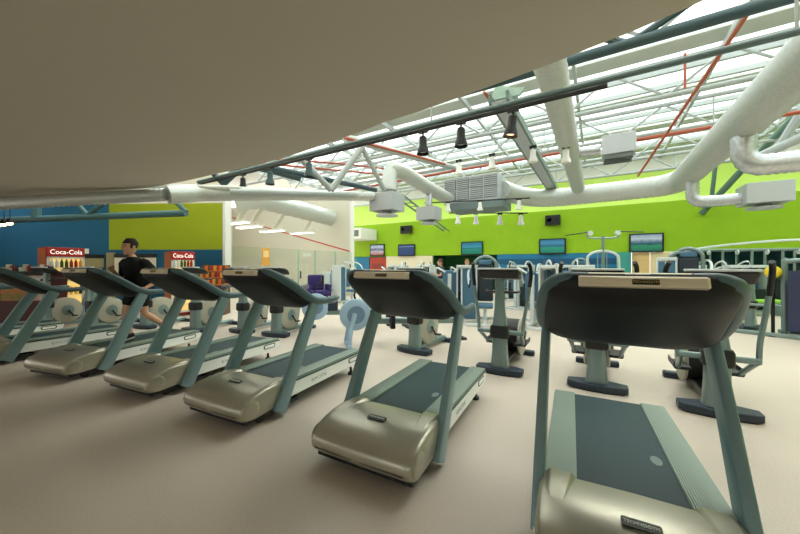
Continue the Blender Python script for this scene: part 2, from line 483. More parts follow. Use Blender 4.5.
# ------------------------------------------------------------------ ducts
def ribduct(name, path, r, m, label, group=None, **k):
    o = MB().ribtube(path, r, **k).build(name, m, angle=60); return tag(o, label, 'duct', group)
zD = 4.15
ribduct('air_duct', [(-.60,3.2,4.45),(-.60,5.55,4.45),(-.62,13.6,4.35)], .22, M['duct'], 'pale foil air duct running straight from the ceiling edge to the far wall', step=.12)
jx = 2.25
d2 = ribduct('air_duct', curve([(-2.95,11.95,4.2),(-2.65,12.8,4.16),(-2.1,13.6,4.13),(-1.3,13.97,4.12),(0,14,4.14),(1.2,14,zD),(1.9,13.8,zD),(jx+.02,13.2,zD)], 8), .34, M['duct'], 'wide crinkled foil duct crossing in front of the lime far wall', step=.09)
p1 = at(800, 62, 3.6)
d3p = [(jx,13.35,zD),(jx+.02,11,zD),(jx+.06,8,zD),(jx+.1,5,zD),(jx+.14,2.7,zD)]
ribduct('air_duct', d3p, .33, M['duct'], 'widest silver foil duct rising towards the camera at upper right', step=.09)
# branches from the widest duct
def branch(label, u, v, yy, drop, run, r, boxd):
    """branch dropping from the wide duct at distance yy, then running to +x into a box with a round diffuser"""
    z0 = zD; x = jx+.05
    ra = r*1.5; zc = z0-drop
    pth = [Vector((x, yy, z0)), Vector((x, yy, (z0+zc+ra)/2))] + [Vector((x+ra-ra*math.cos(q), yy, zc+ra-ra*math.sin(q))) for q in [pi/2*i/8 for i in range(9)]] + [Vector((x+run, yy, zc))]
    o = ribduct('branch_duct', pth, r, M['duct2'], label, step=.05, n=16)
    return z0-drop
zb1 = branch('thick bright foil branch duct bending right at the frame edge', 0,0, 8.4, .85, 2.8, .185, 0)
zb2 = branch('thin bright foil branch duct bending down to the right diffuser box', 0,0, 12.2, .88, 1.0, .155, 0)
def diffuser(name, c, w, d, h, label, rz=0, lou=False):
    t = thing(name, label, 'air diffuser', c, rz, 'ceiling air diffusers')
    MB().box(-w/2, w/2, -d/2, d/2, -h/2, h/2).build('plenum_box', M['box'], t, bevel=.012)
    if lou:
        l = MB()
        for k in range(5): l.box(-w*.42, w*.42, -d*.42+k*d*.19, -d*.42+k*d*.19+.03, -h/2-.1, -h/2-.005)
        l.box(-w*.44, w*.44, -d*.44, -d*.42, -h/2-.1, -h/2); l.box(-w*.44, w*.44, d*.42, d*.44, -h/2-.1, -h/2)
        l.build('louvre', M['grilleg'], t)
    else:
        MB().lathe([(w*.16,-h/2),(w*.2,-h/2-.04),(w*.40,-h/2-.09),(w*.42,-h/2-.12),(w*.30,-h/2-.11),(.05,-h/2-.07)], 24).build('round_diffuser', M['box'], t)
    return t
diffuser('air_diffuser', (jx+1.46,12.2,zb2+.08), .86, .8, .52, 'white box with round diffuser at the right below the widest duct')
q = at(618, 147, 8.0)
diffuser('air_diffuser', (q.x,q.y,q.z), .68, .66, .46, 'white louvred outlet box beside the straight duct, upper right of centre', 0, True)
ribduct('branch_duct', [(-.64,q.y,q.z+.02),(q.x-.36,q.y,q.z)], .13, M['duct2'], 'short foil branch duct between the straight duct and the louvred box', step=.05, n=14)
# boxes left of centre
q1 = at(387, 203, 8.7); q2 = at(429, 214, 10.6)
diffuser('air_diffuser', (q1.x,q1.y,q1.z), .72, .62, .46, 'white outlet box hanging at the end of the long left duct', 0)
diffuser('air_diffuser', (q2.x,q2.y,q2.z), .66, .55, .42, 'smaller white outlet box left of the grey louvred air unit', 0)
e0 = at(389, 192, 8.75); e1 = at(391, 172, 8.9); e2 = at(400, 171, 9.1); e3 = at(425, 186, 10.4); e4 = at(448, 199, 11.8)
ribduct('air_duct', curve([e0,e1,e2,e3,e4], 8), .21, M['duct'], 'pale elbowed duct rising from the left outlet box to the louvred air unit', step=.08)
qq = at(429, 206, 10.6); qr = at(429, 190, 10.65)
ribduct('branch_duct', [qq,qr], .11, M['duct2'], 'stub of foil duct above the smaller outlet box', step=.05, n=14)
# long duct under the ceiling edge at left
l0 = at(-60, 205, 7.6); l1 = at(0, 203.5, 7.2); l2 = at(80, 199, 6.95); l3 = at(166, 194.5, 6.75)
ribduct('air_duct', curve([l0,l1,l2,l3], 8), [0.13][0], M['duct'], 'ribbed foil duct under the ceiling edge at far left', step=.06, amp=.06)
m0 = at(168, 195, 6.75); m1 = at(200, 193, 7.2); m2 = at(290, 194.5, 7.9); m3 = at(374, 196.5, 8.55)
P = resample([m0,m1,m2,m3], .15)
tag(MB().tube(P, [.19-.08*i/(len(P)-1) for i in range(len(P))], 18).build('air_duct', M['duct'], angle=60), 'long smooth tapering duct passing above the squash court opening', 'duct')
n0 = at(150, 186, 6.9); n1 = at(240, 188.5, 7.3)
ribduct('air_duct', [n0,n1], .06, M['duct'], 'thin grey pipe resting above the long left duct', step=.1, amp=.01)
# court duct
c0 = at(236, 203, 12.6); c1 = at(258, 199, 13.0); c2 = at(331, 218, 16.0)
ribduct('air_duct', [c0,c1,c2], .38, M['duct'], 'white ribbed duct hanging inside the squash court', step=.2, amp=.05)
# air handling unit
u0 = at(475, 190, 12.2)
ahu = thing('air_unit', 'grey louvred air handling box hanging in front of the lime wall', 'air unit', (u0.x,u0.y,u0.z), 0)
MB().box(-1.05, 1.0, -.5, .6, -.55, .42).build('casing', M['box'], ahu, bevel=.02)
g = MB()
for i in range(4):
    for j in range(2): g.box(-1.0+i*.5, -.56+i*.5, -.53, -.5, -.42+j*.4, -.06+j*.4)
g.build('filter_panels', M['grilleg'], ahu, bevel=.01)
g = MB()
for i in range(4):
    for j in range(2):
        for s in range(5): g.box(-.99+i*.5, -.57+i*.5, -.54, -.53, -.40+j*.4+s*.07, -.37+j*.4+s*.07)
g.build('louvre_slats', M['box'], ahu)
MB().box(-.8, 1.2, -.7, .5, -.82, -.55).build('drip_tray', mat('drip_tray_grey', (112,128,128), .5, metal=.2), ahu, bevel=.01)
for i in (-1, .95): MB().tube([(i,.4,.4),(i,.4,6.3-u0.z)], .012, 6).tube([(i,-.4,.4),(i,-.4,6.3-u0.z)], .012, 6).build('hanger_rod', M['steel'], ahu)
# cable tray and its bracket along Y
ct = thing('cable_tray', 'pale green ladder cable tray running back to the lime wall', 'cable tray', (-1.55, 0, 4.55))
for s in (-.16, .16): MB().box(s-.025, s+.025, 6.0, 14.4, -.06, .10).build('side_rail', mat('tray_grey_green', (112,134,124), .5, metal=.3), ct)
MB().box(-.14, .14, 6.05, 14.35, -.055, -.03).build('tray_pan', M['box'], ct)
for i in range(28): MB().box(-.15, .15, 6.1+i*.3, 6.15+i*.3, -.02, .01).build('rung', MATS['tray_grey_green'], ct)
b_ = MB().prism([(-.5,-.1),(.45,-.16),(.6,.05),(.25,.12),(-.1,.3),(-.3,.34)], 'y', 4.9, 5.0); b_.box(-.3,.3,4.9,6.1,.0,.03)
pl = tag(b_.build('steel_bracket', mat('bracket_green', (150,172,158), .5, metal=.2), bevel=.01), 'grey-green folded steel bracket above the middle spotlights', 'bracket'); pb = at(506, 95, 6.5); pl.scale = (.62, .62, .62); pl.location = (pb.x, pb.y-3.1, pb.z)
# red pipes
def redpipe(pts, r, label): return tag(MB().tube(pts, r, 10).build('sprinkler_pipe', M['redpipe']), label, 'pipe', 'red sprinkler pipes')
redpipe([on_z(790,-48,5.4), on_z(757,0,5.4), on_y(700,84,8.6), on_y(638,176,13.6)], .035, 'thin red pipe climbing steeply to the top right of the roof')
redpipe([(-14,11.2,4.75),(-4,11.2,4.95),(11.8,11.2,5.1)], .05, 'thick red sprinkler main crossing below the roof trusses')
a_, b_ = at(210, 160, 5.6), at(440, 168, 12)
redpipe([at(258,163,7.8), at(345,171,9.6), at(420,178,12.5)], .03, 'lower of two red pipes at left above the long duct')
redpipe([at(250,157,7.8), at(345,164,9.6), at(420,173,12.4)], .03, 'upper of two red pipes at left above the long duct')
redpipe([at(345,138,6.8), at(400,152,8.2), at(445,164,9.8)], .035, 'red pipe slanting down from the ceiling edge near the middle')
redpipe([at(484,92,6.6), at(512,128,8.0), at(540,160,10)], .03, 'thin red pipe beside the cable tray bracket')
rq = on_y(685,88,9.2)
redpipe([rq, rq+Vector((0,0,.75))], .025, 'short upright red pipe on the steep red pipe')
# big pale diagonal struts at left (main girder)
gd = thing('girder', 'large pale V-braced roof girder above the squash court', 'girder')
A = [at(300,157,7.2), at(331,190,7.6), at(362,147,8.0), at(384,190,8.6)]
MB().tube([A[0],A[1]], .07, 10).build('diagonal_brace', M['steel'], gd)
MB().tube([A[1],A[2]], .075, 10).build('diagonal_brace', M['steel'], gd)
MB().tube([A[2],A[3]], .06, 10).build('diagonal_brace', M['steel'], gd)
MB().tube([at(345,138,7.9), at(455,168,12)], .10, 10).build('upper_chord', M['steel'], gd)
MB().tube([at(230,192,6.9), at(384,196,8.75)], .07, 10).build('lower_chord', M['steel'], gd)
gd2 = thing('girder', 'dark grey curved girder tubes at left under the ceiling edge', 'girder')
MB().tube(curve([at(222,184,8.2), at(238,170,8.3), at(252,166,8.4), at(300,178,9.2)], 6), .10, 10).build('curved_tube', M['darksteel'], gd2)
MB().tube([at(212,172,8.1), at(224,184,8.2)], .07, 10).build('brace', M['darksteel'], gd2)
MB().tube([at(262,166,8.5), at(376,190,10.8)], .08, 10).build('chord', M['darksteel'], gd2)
lg = thing('girder', 'dark teal girder with V braces above the petrol blue wall', 'girder')
tb = mat('teal_girder_paint', (70,110,112), .5)
a, b2, c = at(-20,221,8.6), at(90,217,8.4), at(186,213,8.2)
MB().tube([a,b2,c], .085, 10).build('lower_chord', tb, lg)
MB().tube([at(76,203,8.4), at(88,215,8.4), at(104,203,8.35)], .06, 8).build('v_brace', tb, lg)
MB().tube([at(36,200,8.5), at(36.5,218,8.5)], .10, 8).build('upright', tb, lg)
MB().tube([at(172,198,8.2), at(186,212,8.2)], .06, 8).build('brace', tb, lg)
st = thing('wall_strut', 'grey-green raking strut meeting the lime wall below the right diffuser duct', 'strut')
sg = mat('strut_green_grey', (92,124,112), .5)
MB().tube([on_y(702,213,17.95), on_y(742,170,16.2), on_y(800,112,14.4)], .11, 10).build('raking_tube', sg, st)
MB().tube([on_y(711,203,17.4), on_y(716,160,16.9)], .07, 8).build('upright_tube', sg, st)
st2 = thing('wall_strut', 'pale strut at the right edge above the thick branch duct', 'strut')
MB().tube([on_y(752,160,13.0), on_y(800,138,12.4), on_y(850,112,11.9)], .12, 10).build('raking_tube', M['steel'], st2)
MB().tube([on_y(778,149,12.7), on_y(815,90,12.2)], .10, 8).build('brace', M['steel'], st2)
ct2 = thing('cable_tray', 'second ladder cable tray sloping to the lime wall right of the smaller outlet box', 'cable tray')
ca, cb = at(398,195,11.2), on_y(446,231,17.9); cd = (cb-ca).normalized(); cw = cd.cross(Vector((0,0,1))).normalized()*.16
for sg_ in (-1, 1): MB().tube([ca+cw*sg_, cb+cw*sg_], .035, 8).build('side_rail', MATS['tray_grey_green'], ct2)
for i in range(1, 14): q_ = ca.lerp(cb, i/14); MB().tube([q_-cw, q_+cw], .018, 6).build('rung', MATS['tray_grey_green'], ct2)
# hangers for the duct family
for (u, v0, v1, d, nm) in ((324,150,197,7.9,'above the long left duct'),):
    pass

# ------------------------------------------------------------------ track lights
def track(label, pts, loc_r=.03):
    return tag(MB().tube(pts, loc_r, 8, flat=(1,.7)).build('lighting_track', M['blackm']), label, 'lighting track')
def spot(p, label, m, lit, drop=.1, scale=1.0, tilt=(0,0), group=None):
    t = thing('track_spotlight', label, 'spotlight', p, 0, group)
    t.scale = (scale,)*3
    MB().cbox((0,0,-.02), (.14,.06,.05)).build('track_adapter', M['blackm'], t)
    MB().tube([(0,0,-.03),(0,0,-drop)], .015, 8).build('stem', m, t)
    mx = Matrix.Translation((0,0,-drop)) @ Euler((R(tilt[0]), R(tilt[1]), 0)).to_matrix().to_4x4()
    MB().lathe([(.03,.01),(.055,-.01),(.06,-.14),(.085,-.2),(.095,-.26),(.088,-.26),(.07,-.2),(.01,-.19)], 18, mx=mx).build('lamp_head', m, t)
    MB().lathe([(.001,-.215),(.075,-.215),(.075,-.21),(.001,-.208)], 14, mx=mx).build('lens', M['lampw'] if lit else M['letter'], t)
    return t
yT, zT = 4.55, 3.62
track('long dark lighting track carrying spotlights along the ceiling edge', [(-9.0,yT,zT),(-4,yT,zT),(.1,yT,zT)])
for u, v, m_, lit, lb in ((513,112,'blackm',True,'lit dark spotlight with warm glow, rightmost on the long track'),(461,124,'blackm',False,'dark spotlight on the long track, just left of the lit one'),
                      (423,132,'blackm',False,'dark spotlight on the long track, third from the right'),(309,158,'darksteel',False,'grey-green spotlight by the slanting struts left of centre'),
                      (270,171,'darksteel',False,'grey spotlight above the left end of the squash court opening'),(243,177,'blackm',False,'small black spotlight leftmost on the long track')):
    r = ray(u, v); x = r.x*(yT/r.y)
    spot((x, yT, zT), lb, M[m_], lit, .1, 1.05, (0, 8 if lit else 0))
yT2 = 13.2
track('pale short lighting track hung in front of the lime wall', [on_y(449,213,yT2), on_y(528,213,yT2)], .025)
for i, (u, wd) in enumerate(((458,'leftmost of four on the pale short track'),(476,'second of four on the pale short track'),(500,'third of four on the pale short track'),(521,'rightmost of four on the pale short track'))):
    p = on_y(u, 213, yT2); spot(p, 'small white spotlight, %s' % wd, M['white'], False, .08, 1.35)
yT3 = 10.2
track('pale lighting rail running under the louvred air unit', [on_y(425,203,yT3), on_y(530,198,yT3)], .02)
for u, v, wd in ((448,201.8,'below the left end of the louvred air unit'),(480,200.4,'below the middle of the louvred air unit'),(519,198.6,'right of the louvred air unit')):
    spot(on_y(u, v, yT3), 'white spotlight on the rail, %s' % wd, M['white'], False, .06, 1.0)
for u, v, wd in ((459,160,'above the left part of the louvred air unit'),(492,154,'above the right part of the louvred air unit'),(533,146,'beside the straight air duct'),(566,146,'against the straight air duct')):
    spot(on_y(u, v, 8.4), 'white spotlight hanging high, %s' % wd, M['white'], False, .08, 1.15)
# squash court light fittings
for i, (u, v, d, wd) in enumerate(((236,222,13.2,'nearest the left post'),(249,226,13.6,'second from the left post'),(272,230,14.6,'under the middle of the white duct'),(302,232,16,'furthest to the right'))):
    p = at(u, v, d)
    t = thing('court_light', 'slim white light fitting in the squash court, %s' % wd, 'light fitting', p, 0, 'squash court lights')
    MB().box(-.75, .75, -.16, .16, -.06, .02).build('housing', M['white'], t)
    MB().box(-.7, .7, -.13, .13, -.075, -.06).build('diffuser', M['lampc'], t)
    MB().tube([(.1,0,.02),(.4,.3,.75)], .09, 6).build('bracket', M['court'], t)
# warm lamps far left over the bar
for i, (u, v, w) in enumerate(((-2,225,'left'),(4,224,'middle'),(10,223,'right'))):
    p = at(u, v, 8.0)
    t = thing('pendant_lamp', 'glowing warm lamp at the far left edge, %s of three' % {'left':'left one','middle':'middle one','right':'right one'}[w], 'lamp', p, 0, 'warm lamps at the far left')
    MB().lathe([(.02,.12),(.05,.1),(.09,0),(.085,0),(.02,.06)], 14).build('lamp_shade', M['blackm'], t)
    MB().ball((0,0,.0), .055, 10).build('bulb', M['lampw'], t)
    MB().tube([(0,0,.12),(0,0,3.1-p.z)], .008, 6).build('cord', M['black'], t)
p = at(59, 196, 7.2)

# ================================================================== TREADMILL
def treadmill():
    t = thing('treadmill', '', 'treadmill', (0,0,0), 0, 'treadmills in the front row')
    # motor hood: side profile varied across the width (rounded ends)
    prof = [(.10,.105),(-.30,.085),(-.385,.10),(-.425,.14),(-.435,.185),(-.415,.235),(-.36,.275),(-.27,.31),(-.15,.333),(-.02,.338),(.10,.325)]
    rings = []
    for x, k in ((-.43,.80),(-.425,.90),(-.405,.965),(-.37,.99),(-.2,1),(0,1.012),(.2,1),(.37,.99),(.405,.965),(.425,.90),(.43,.80)):
        rings.append([(x, (-.15+(y+.15)*k), .2+(z-.2)*(k if z > .2 else k)) for y, z in prof])
    hood = MB().loft(rings).build('motor_hood', M['silver'], t, angle=50)
    # side lobes of the hood that run back along the belt
    for s in (-1, 1):
        lob = MB()
        rr = []
        for y, zt, w0, w1 in ((-.22,.318,.30,.40),(-.05,.345,.275,.41),(.06,.345,.258,.412),(.13,.335,.252,.412)):
            rr.append([(s*w0,y,.2),(s*w0,y,zt-.02),(s*(w0+.025),y,zt),(s*(w1-.03),y,zt),(s*w1,y,zt-.03),(s*w1,y,.2)])
        lob.loft(rr); lob.build('hood_shoulder', M['silver'], t, bevel=.006)
        MB().lathe([(.085,0),(.085,.006),(.078,.010),(.05,.012),(.001,.012)], 28, mx=frame((s*.425,-.315,.19), (0,s,0), (0,0,1))).build('hood_end_cap', M['silver'], t)
    MB().prism([(-.405,.150),(-.4305,.152),(-.4318,.157),(-.405,.160)], 'x', -.37, .37).build('seam', M['black'], t)
    MB().box(-.40, .40, -.36, .3, .06, .10).build('chassis', M['black'], t)
    npx = frame((.0,-.155,.340), (1,0,0), (0,1,.16))
    pl = MB().prism(rrect(.076,.025,.009), 'z', -.004, .003, mx=npx).build('name_plate', M['plate'], t)
    lettering('TECHNOGYM', .0225, npx @ Matrix.Translation((0,0,.004)), M['letter'], pl, squeeze=.95)
    # deck
    for s in (-1, 1):
        pts = [(.05,.13),(1.40,.15),(1.50,.17),(1.545,.22),(1.545,.27),(1.50,.298),(.05,.298)]
        sd = MB().prism(pts, 'x', s*.385, s*.412).build('side_panel', M['side'], t, bevel=.006)
        fx = frame((s*.4135,.62,.205), (0,s,0), (0,0,1))
        lettering('EXCITE', .05, fx, M['greyletter'], sd, squeeze=1.6, depth=.0008)
        bx = frame((s*.4125,1.32,.228), (0,s,0), (0,0,1))
        bd = MB().prism(rrect(.115,.034,.028), 'z', 0, .004, mx=bx).build('side_badge', M['plate'], sd)
        MB().prism(rrect(.098,.022,.02), 'z', .004, .006, mx=bx).build('badge_face', M['side'], bd)
        ed = MB().prism([(.08,.275),(1.51,.275),(1.535,.262),(1.53,.282),(1.50,.291),(.08,.291)], 'x', s*.372, s*.417).build('side_trim', mat('dark_teal_trim', (50,84,88), .45), t)
        fr = MB()
        for k in range(13): fr.box(s*(.256+k*.0122)-.0045, s*(.256+k*.0125)+.0045, .12, 1.50, .30, .316)
        fr.box(s*.330-.082, s*.330+.082, .10, 1.515, .27, .308)
        fr.build('foot_rail', M['rail'], t)
        MB().lathe([(.001,0),(.04,0),(.04,.03),(.02,.04),(.015,.10),(.001,.10)], 14, mx=Matrix.Translation((s*.34,1.36,0))).build('rear_foot', M['black'], t)
        MB().lathe([(.001,-.02),(.05,-.02),(.06,-.01),(.06,.01),(.05,.02),(.001,.02)], 16, mx=frame((s*.35,-.16,.061), (0,1,0), (0,0,1))).build('wheel', M['black'], t)
        # upright: flattened tube leaning to the rear
        P = curve([(s*.440,-.01,.055),(s*.439,.14,.34),(s*.434,.345,.74),(s*.428,.52,1.06)], 5)
        rg = []
        for i, q in enumerate(P):
            k = i/(len(P)-1); hw, hd = .027+.004*(1-k), .080-.012*k
            d = Vector((0,-.88,.47)); e = Vector((1,0,0))
            rg.append([q + e*x*1 + d*y for x, y in rrect(hw, hd, .016, 3)])
        MB().loft(rg).build('upright', M['post'], t, angle=50)
    b = MB().box(-.248, .248, .07, 1.50, .262, .300)
    b.tube([(-.24,1.50,.262),(.24,1.50,.262)], .037, 14)
    b.build('running_belt', M['belt'], t)
    MB().box(-.385, .385, .1, 1.46, .15, .262).build('deck_core', M['black'], t)
    MB().prism([(.185+.03*math.cos(q*pi/8), .56+.055*math.sin(q*pi/8)) for q in range(16)], 'z', .299, .3006).build('belt_marking', mat('worn_grey_print', (112,126,124), .6), t)
    # console: tilted tray, dark rounded underside towards the front
    o = Vector((0,.22,1.255)); sl = Vector((0,-.62,.40)).normalized(); nn = Vector((0,.40,.62)).normalized()  # up-slope, upper face normal
    def outline(k, wl, wu, a, b_):
        """rounded trapezoid, a = lower extent, b = upper extent along the slope"""
        pts = []
        base = rrect(1, 1, .42, 6)
        for x, y in base:
            h = (y+1)/2; w = wl+(wu-wl)*h
            pts.append((x*w*k, -a+(a+b_)*h))
        return pts
    def ring(pts, dz): return [o + Vector((1,0,0))*x + sl*y + nn*dz for x, y in pts]
    rings = [ring(outline(.55,.41,.34,.22,.22), -.100), ring(outline(.80,.42,.36,.29,.29), -.093), ring(outline(.95,.435,.375,.345,.335), -.066), ring(outline(1,.445,.385,.375,.36), -.025),
             ring(outline(1,.44,.375,.37,.365), .004), ring(outline(.93,.43,.36,.34,.34), .020)]
    sh = MB().loft(rings).build('console_shell', M['shell'], t, angle=70)
    sc = MB().loft([ring(outline(.62,.42,.38,.20,.30), .020), ring(outline(.62,.42,.38,.20,.30), .030)]).build('display', M['screen'], t)
    # silver cap on the leading top edge
    cp = MB()
    prof = [(-.135,1.402),(-.120,1.444),(.02,1.462),(.10,1.450),(.10,1.42),(-.10,1.392)]
    cp.loft([[(x, y*k1-(1-k1)*.0, z) for y, z in prof] for x, k1 in ((-.245,.9),(-.232,1),(0,1.0),(.232,1),(.245,.9))])
    cap = cp.build('console_cap', M['cap'], t, bevel=.005)
    cx = frame((.02,-.129,1.423), (1,0,0), (0,.015,.042))
    np2 = MB().prism(rrect(.050,.012,.004), 'z', -.002, .0025, mx=cx).build('name_plate', M['black'], cap)
    lettering('TECHNOGYM', .018, cx @ Matrix.Translation((0,0,.003)), M['gold'], np2, squeeze=.85, depth=.0006)
    for s in (-1, 1): MB().box(s*.125-.075, s*.125+.075, -.07, -.03, 1.446, 1.4575).build('cap_slot', M['blackm'], cap)
    # soft rim arms: from the cap round the console down to the handrails
    for s in (-1, 1):
        P = curve([(s*.20,-.06,1.418),(s*.30,-.05,1.412),(s*.375,.02,1.375),(s*.422,.20,1.27),(s*.438,.38,1.15),(s*.438,.53,1.085),(s*.435,.72,1.068),(s*.43,.96,1.085)], 6)
        n = len(P); P = [q + nn*.014 for q in P]; rr = [.034+.012*math.sin(pi*min(1, i/(n*1.0))) for i in range(n)]; rr[-1] = .016; rr[-2] = .028
        MB().tube(P, rr, 12, flat=(1.0,.9)).build('handrail', M['rim'], t, angle=60)
        MB().tube([P[-4],P[-3],P[-2]], [.036,.036,.033], 12, flat=(1,.9)).build('pulse_grip', M['post'], t)
    MB().tube([(-.42,.53,1.055),(.42,.53,1.055)], .022, 10).build('crossbar', M['post'], t)
    return t
T0 = treadmill()
TR = [((.157,1.948),3.5,'nearest grey treadmill, lower right, running belt seen from its front'),
      ((-1.441,2.173),2.8,'second nearest treadmill, just left of the centre foreground'),
      ((-3.115,2.079),5.1,'third treadmill from the right, in front of the squash court post'),
      ((-4.625,1.927),7.8,'fourth treadmill from the right, immediately right of the runner'),
      ((-6.235,1.6),14,'treadmill that the man in black is running on'),
      ((-8.065,1.076),4.0,'treadmill immediately left of the runner, hood cut by the left edge'),
      ((-9.889,.601),3.0,'furthest treadmill, only its tail showing at the left edge')]
for i, (p, rz, lb) in enumerate(TR):
    if i == 0:
        T0.location = (p[0], p[1], 0); T0.rotation_euler = (0,0,R(rz)); T0['label'] = lb
    else: dup(T0, (p[0], p[1], 0), rz, lb)

# ================================================================== CARDIO MACHINES (second row)
def base_bar(t, w=.315, y=0):
    pts = [(-w,y-.07),(-w+.03,y-.1),(-.1,y-.135),(.1,y-.135),(w-.03,y-.1),(w,y-.07),(w,y+.06),(.12,y+.12),(-.12,y+.12),(-w,y+.06)]
    MB().prism(pts, 'z', .012, .085).build('front_foot_bar', M['navy'], t, bevel=.009)
    MB().prism([(x*.9, y0) for x, y0 in pts], 'z', 0, .014).build('rubber_feet', M['black'], t)
def console(t, z=1.42, w=.27, y=0):
    s = Vector((0,-.5,.35)).normalized()
    prof = [(y-.13,z+.03),(y-.15,z-.005),(y-.06,z-.10),(y+.14,z-.13),(y+.17,z-.10),(y+.10,z-.02)]
    rings = []
    for x, k in ((-w,.8),(-w+.02,1),(w-.02,1),(w,.8)):
        rings.append([(x, y+(a-y)*k, z-.04+(b-(z-.04))*k) for a, b in prof])
    c = MB().loft(rings).build('console', M['black'], t, bevel=.008)
    MB().box(-w-.004, w+.004, y-.155, y-.06, z+.016, z+.040).build('console_rim', M['whiteframe'], c, bevel=.008)
    MB().add([(-w+.05,y+.10,z-.005),(w-.05,y+.10,z-.005),(w-.05,y-.06,z+.026),(-w+.05,y-.06,z+.026),(-w+.05,y+.10,z-.02),(w-.05,y+.10,z-.02),(w-.05,y-.06,z+.01),(-w+.05,y-.06,z+.01)],
             [(0,1,2,3),(7,6,5,4),(0,4,5,1),(1,5,6,2),(2,6,7,3),(3,7,4,0)]).build('display', M['screen'], c)
    return c
def column(t, top=1.33):
    rg = []
    for z, hw, hd in ((.05,.13,.09),(.12,.112,.085),(.3,.10,.08),(.66,.095,.075),(.9,.07,.06),(top,.058,.05)):
        rg.append([(x, y+.02, z) for x, y in rrect(hw, hd, .045, 4)])
    MB().loft(rg).build('column', M['greyframe'], t, angle=50)
    rg = [[(x, y+.02, z) for x, y in rrect(.122*k, .105*k, .05, 4)] for z, k in ((.49,.93),(.51,1),(.63,1),(.66,.9))]
    MB().loft(rg).build('column_collar', M['black'], t, angle=50)

def elliptical():
    t = thing('cross_trainer', '', 'cross trainer', (0,0,0), 0, 'cross trainers behind the treadmills')
    base_bar(t); column(t); console(t)
    MB().tube([(-.31,.03,.565),(.31,.03,.565)], .032, 12).build('pivot_axle', M['greyframe'], t)
    for s in (-1, 1):
        P = curve([(s*.30,.03,.54),(s*.315,.05,.75),(s*.355,.07,1.0),(s*.385,.08,1.22)], 5)
        MB().tube(P, .023, 10).build('swing_arm', M['greyframe'], t)
        g = curve([(s*.383,.08,1.20),(s*.398,.08,1.34),(s*.398,.05,1.46),(s*.375,.0,1.53)], 5)
        MB().tube(g, .025, 10).build('grip', M['black'], t)
        MB().tube([(s*.285,.03,.55),(s*.25,.35,.34),(s*.2,.78,.30)], .026, 8).build('pedal_arm', M['greyframe'], t)
        MB().cbox((s*.21,.50,.34), (.15,.36,.035)).cbox((s*.285,.50,.37),(.012,.36,.06)).build('pedal', M['black'], t, bevel=.01)
        MB().tube([(s*.17,.74,.30),(s*.17,.86,.44)], .03, 8).build('crank', M['blackm'], t)
        MB().lathe([(.001,0),(.29,0),(.30,.01),(.30,.03),(.27,.045),(.14,.05),(.001,.05)], 30, mx=frame((s*.115,.86,.36), (0,s,0), (0,0,1))).build('side_disc', M['bodycream'], t)
    MB().lathe([(.001,-.115),(.27,-.115),(.27,.115),(.001,.115)], 28, mx=frame((0,.86,.36), (0,1,0), (0,0,1))).build('flywheel_housing', M['black'], t)
    MB().box(-.07, .07, .1, 1.1, .055, .15).build('floor_beam', M['blackm'], t, bevel=.015)
    MB().box(-.28, .28, 1.08, 1.2, 0, .08).build('rear_foot_bar', M['navy'], t, bevel=.02)
    for s in (-1, 1):
        P = curve([(s*.05,.02,1.12),(s*.2,.08,1.12),(s*.23,.22,1.12)], 5)
        MB().tube(P, .017, 8).build('fixed_handle', M['black'], t)
    return t
E0 = elliptical()
EL = [((1.03,4.45),0,'rightmost cross trainer, seen just past the nearest console'),
      ((-.01,4.6),0,'cross trainer directly behind the belt of the nearest treadmill'),
      ((-1.17,4.6),0,'cross trainer between the two nearest treadmill consoles')]
for i, (p, rz, lb) in enumerate(EL):
    if i == 0: E0.location = (p[0],p[1],0); E0['label'] = lb
    else: dup(E0, (p[0],p[1],0), rz, lb)

def bike():
    t = thing('exercise_bike', '', 'exercise bike', (0,0,0), 0, 'upright exercise bikes behind the treadmills')
    base_bar(t, .33); column(t); console(t, w=.24)
    # cream rounded housing
    rg = []
    cen = (.36,.40)
    for x, k in ((-.10,.86),(-.085,.97),(0,1),(.085,.97),(.10,.86)):
        rg.append([(x, cen[0]+.31*k*math.cos(2*pi*j/28)*(1.0), cen[1]+.31*k*math.sin(2*pi*j/28)) for j in range(28)])
    MB().loft(rg).build('drive_housing', M['bodycream'], t, angle=50)
    for s in (-1, 1):
        MB().lathe([(.001,0),(.12,0),(.125,.006),(.001,.014)], 24, mx=frame((s*.101,.36,.40), (0,s,0), (0,0,1))).build('crank_disc', M['greyframe'], t)
        MB().tube([(s*.13,.36,.40),(s*.145,.36+s*.09,.40-s*.14)], .016, 8).build('crank', M['blackm'], t)
        MB().cbox((s*.2,.36+s*.09,.40-s*.14), (.1,.09,.025)).build('pedal', M['black'], t, bevel=.006)
        P = curve([(s*.04,.02,1.12),(s*.2,.0,1.14),(s*.25,.1,1.17),(s*.235,.24,1.18)], 5)
        MB().tube(P, .018, 8).build('handlebar', M['black'], t)
    MB().box(-.06, .06, .05, 1.0, .04, .13).build('floor_beam', M['greyframe'], t, bevel=.02)
    MB().box(-.25, .25, .95, 1.07, 0, .08).build('rear_foot_bar', M['navy'], t, bevel=.02)
    MB().tube([(0,.62,.10),(0,.82,.92)], [.055,.035], 12).build('seat_post', M['greyframe'], t)
    sd = MB()
    sd.loft([[(x*w, y, z+dz) for x, dz in ((-1,-.02),(-.6,.03),(0,.045),(.6,.03),(1,-.02),(.5,-.045),(-.5,-.045))] for y, w, z in ((.66,.03,.96),(.74,.06,.965),(.86,.12,.975),(.96,.13,.985),(1.0,.10,.98))])
    sd.build('saddle', M['black'], t, angle=60)
    return t
B0 = bike()
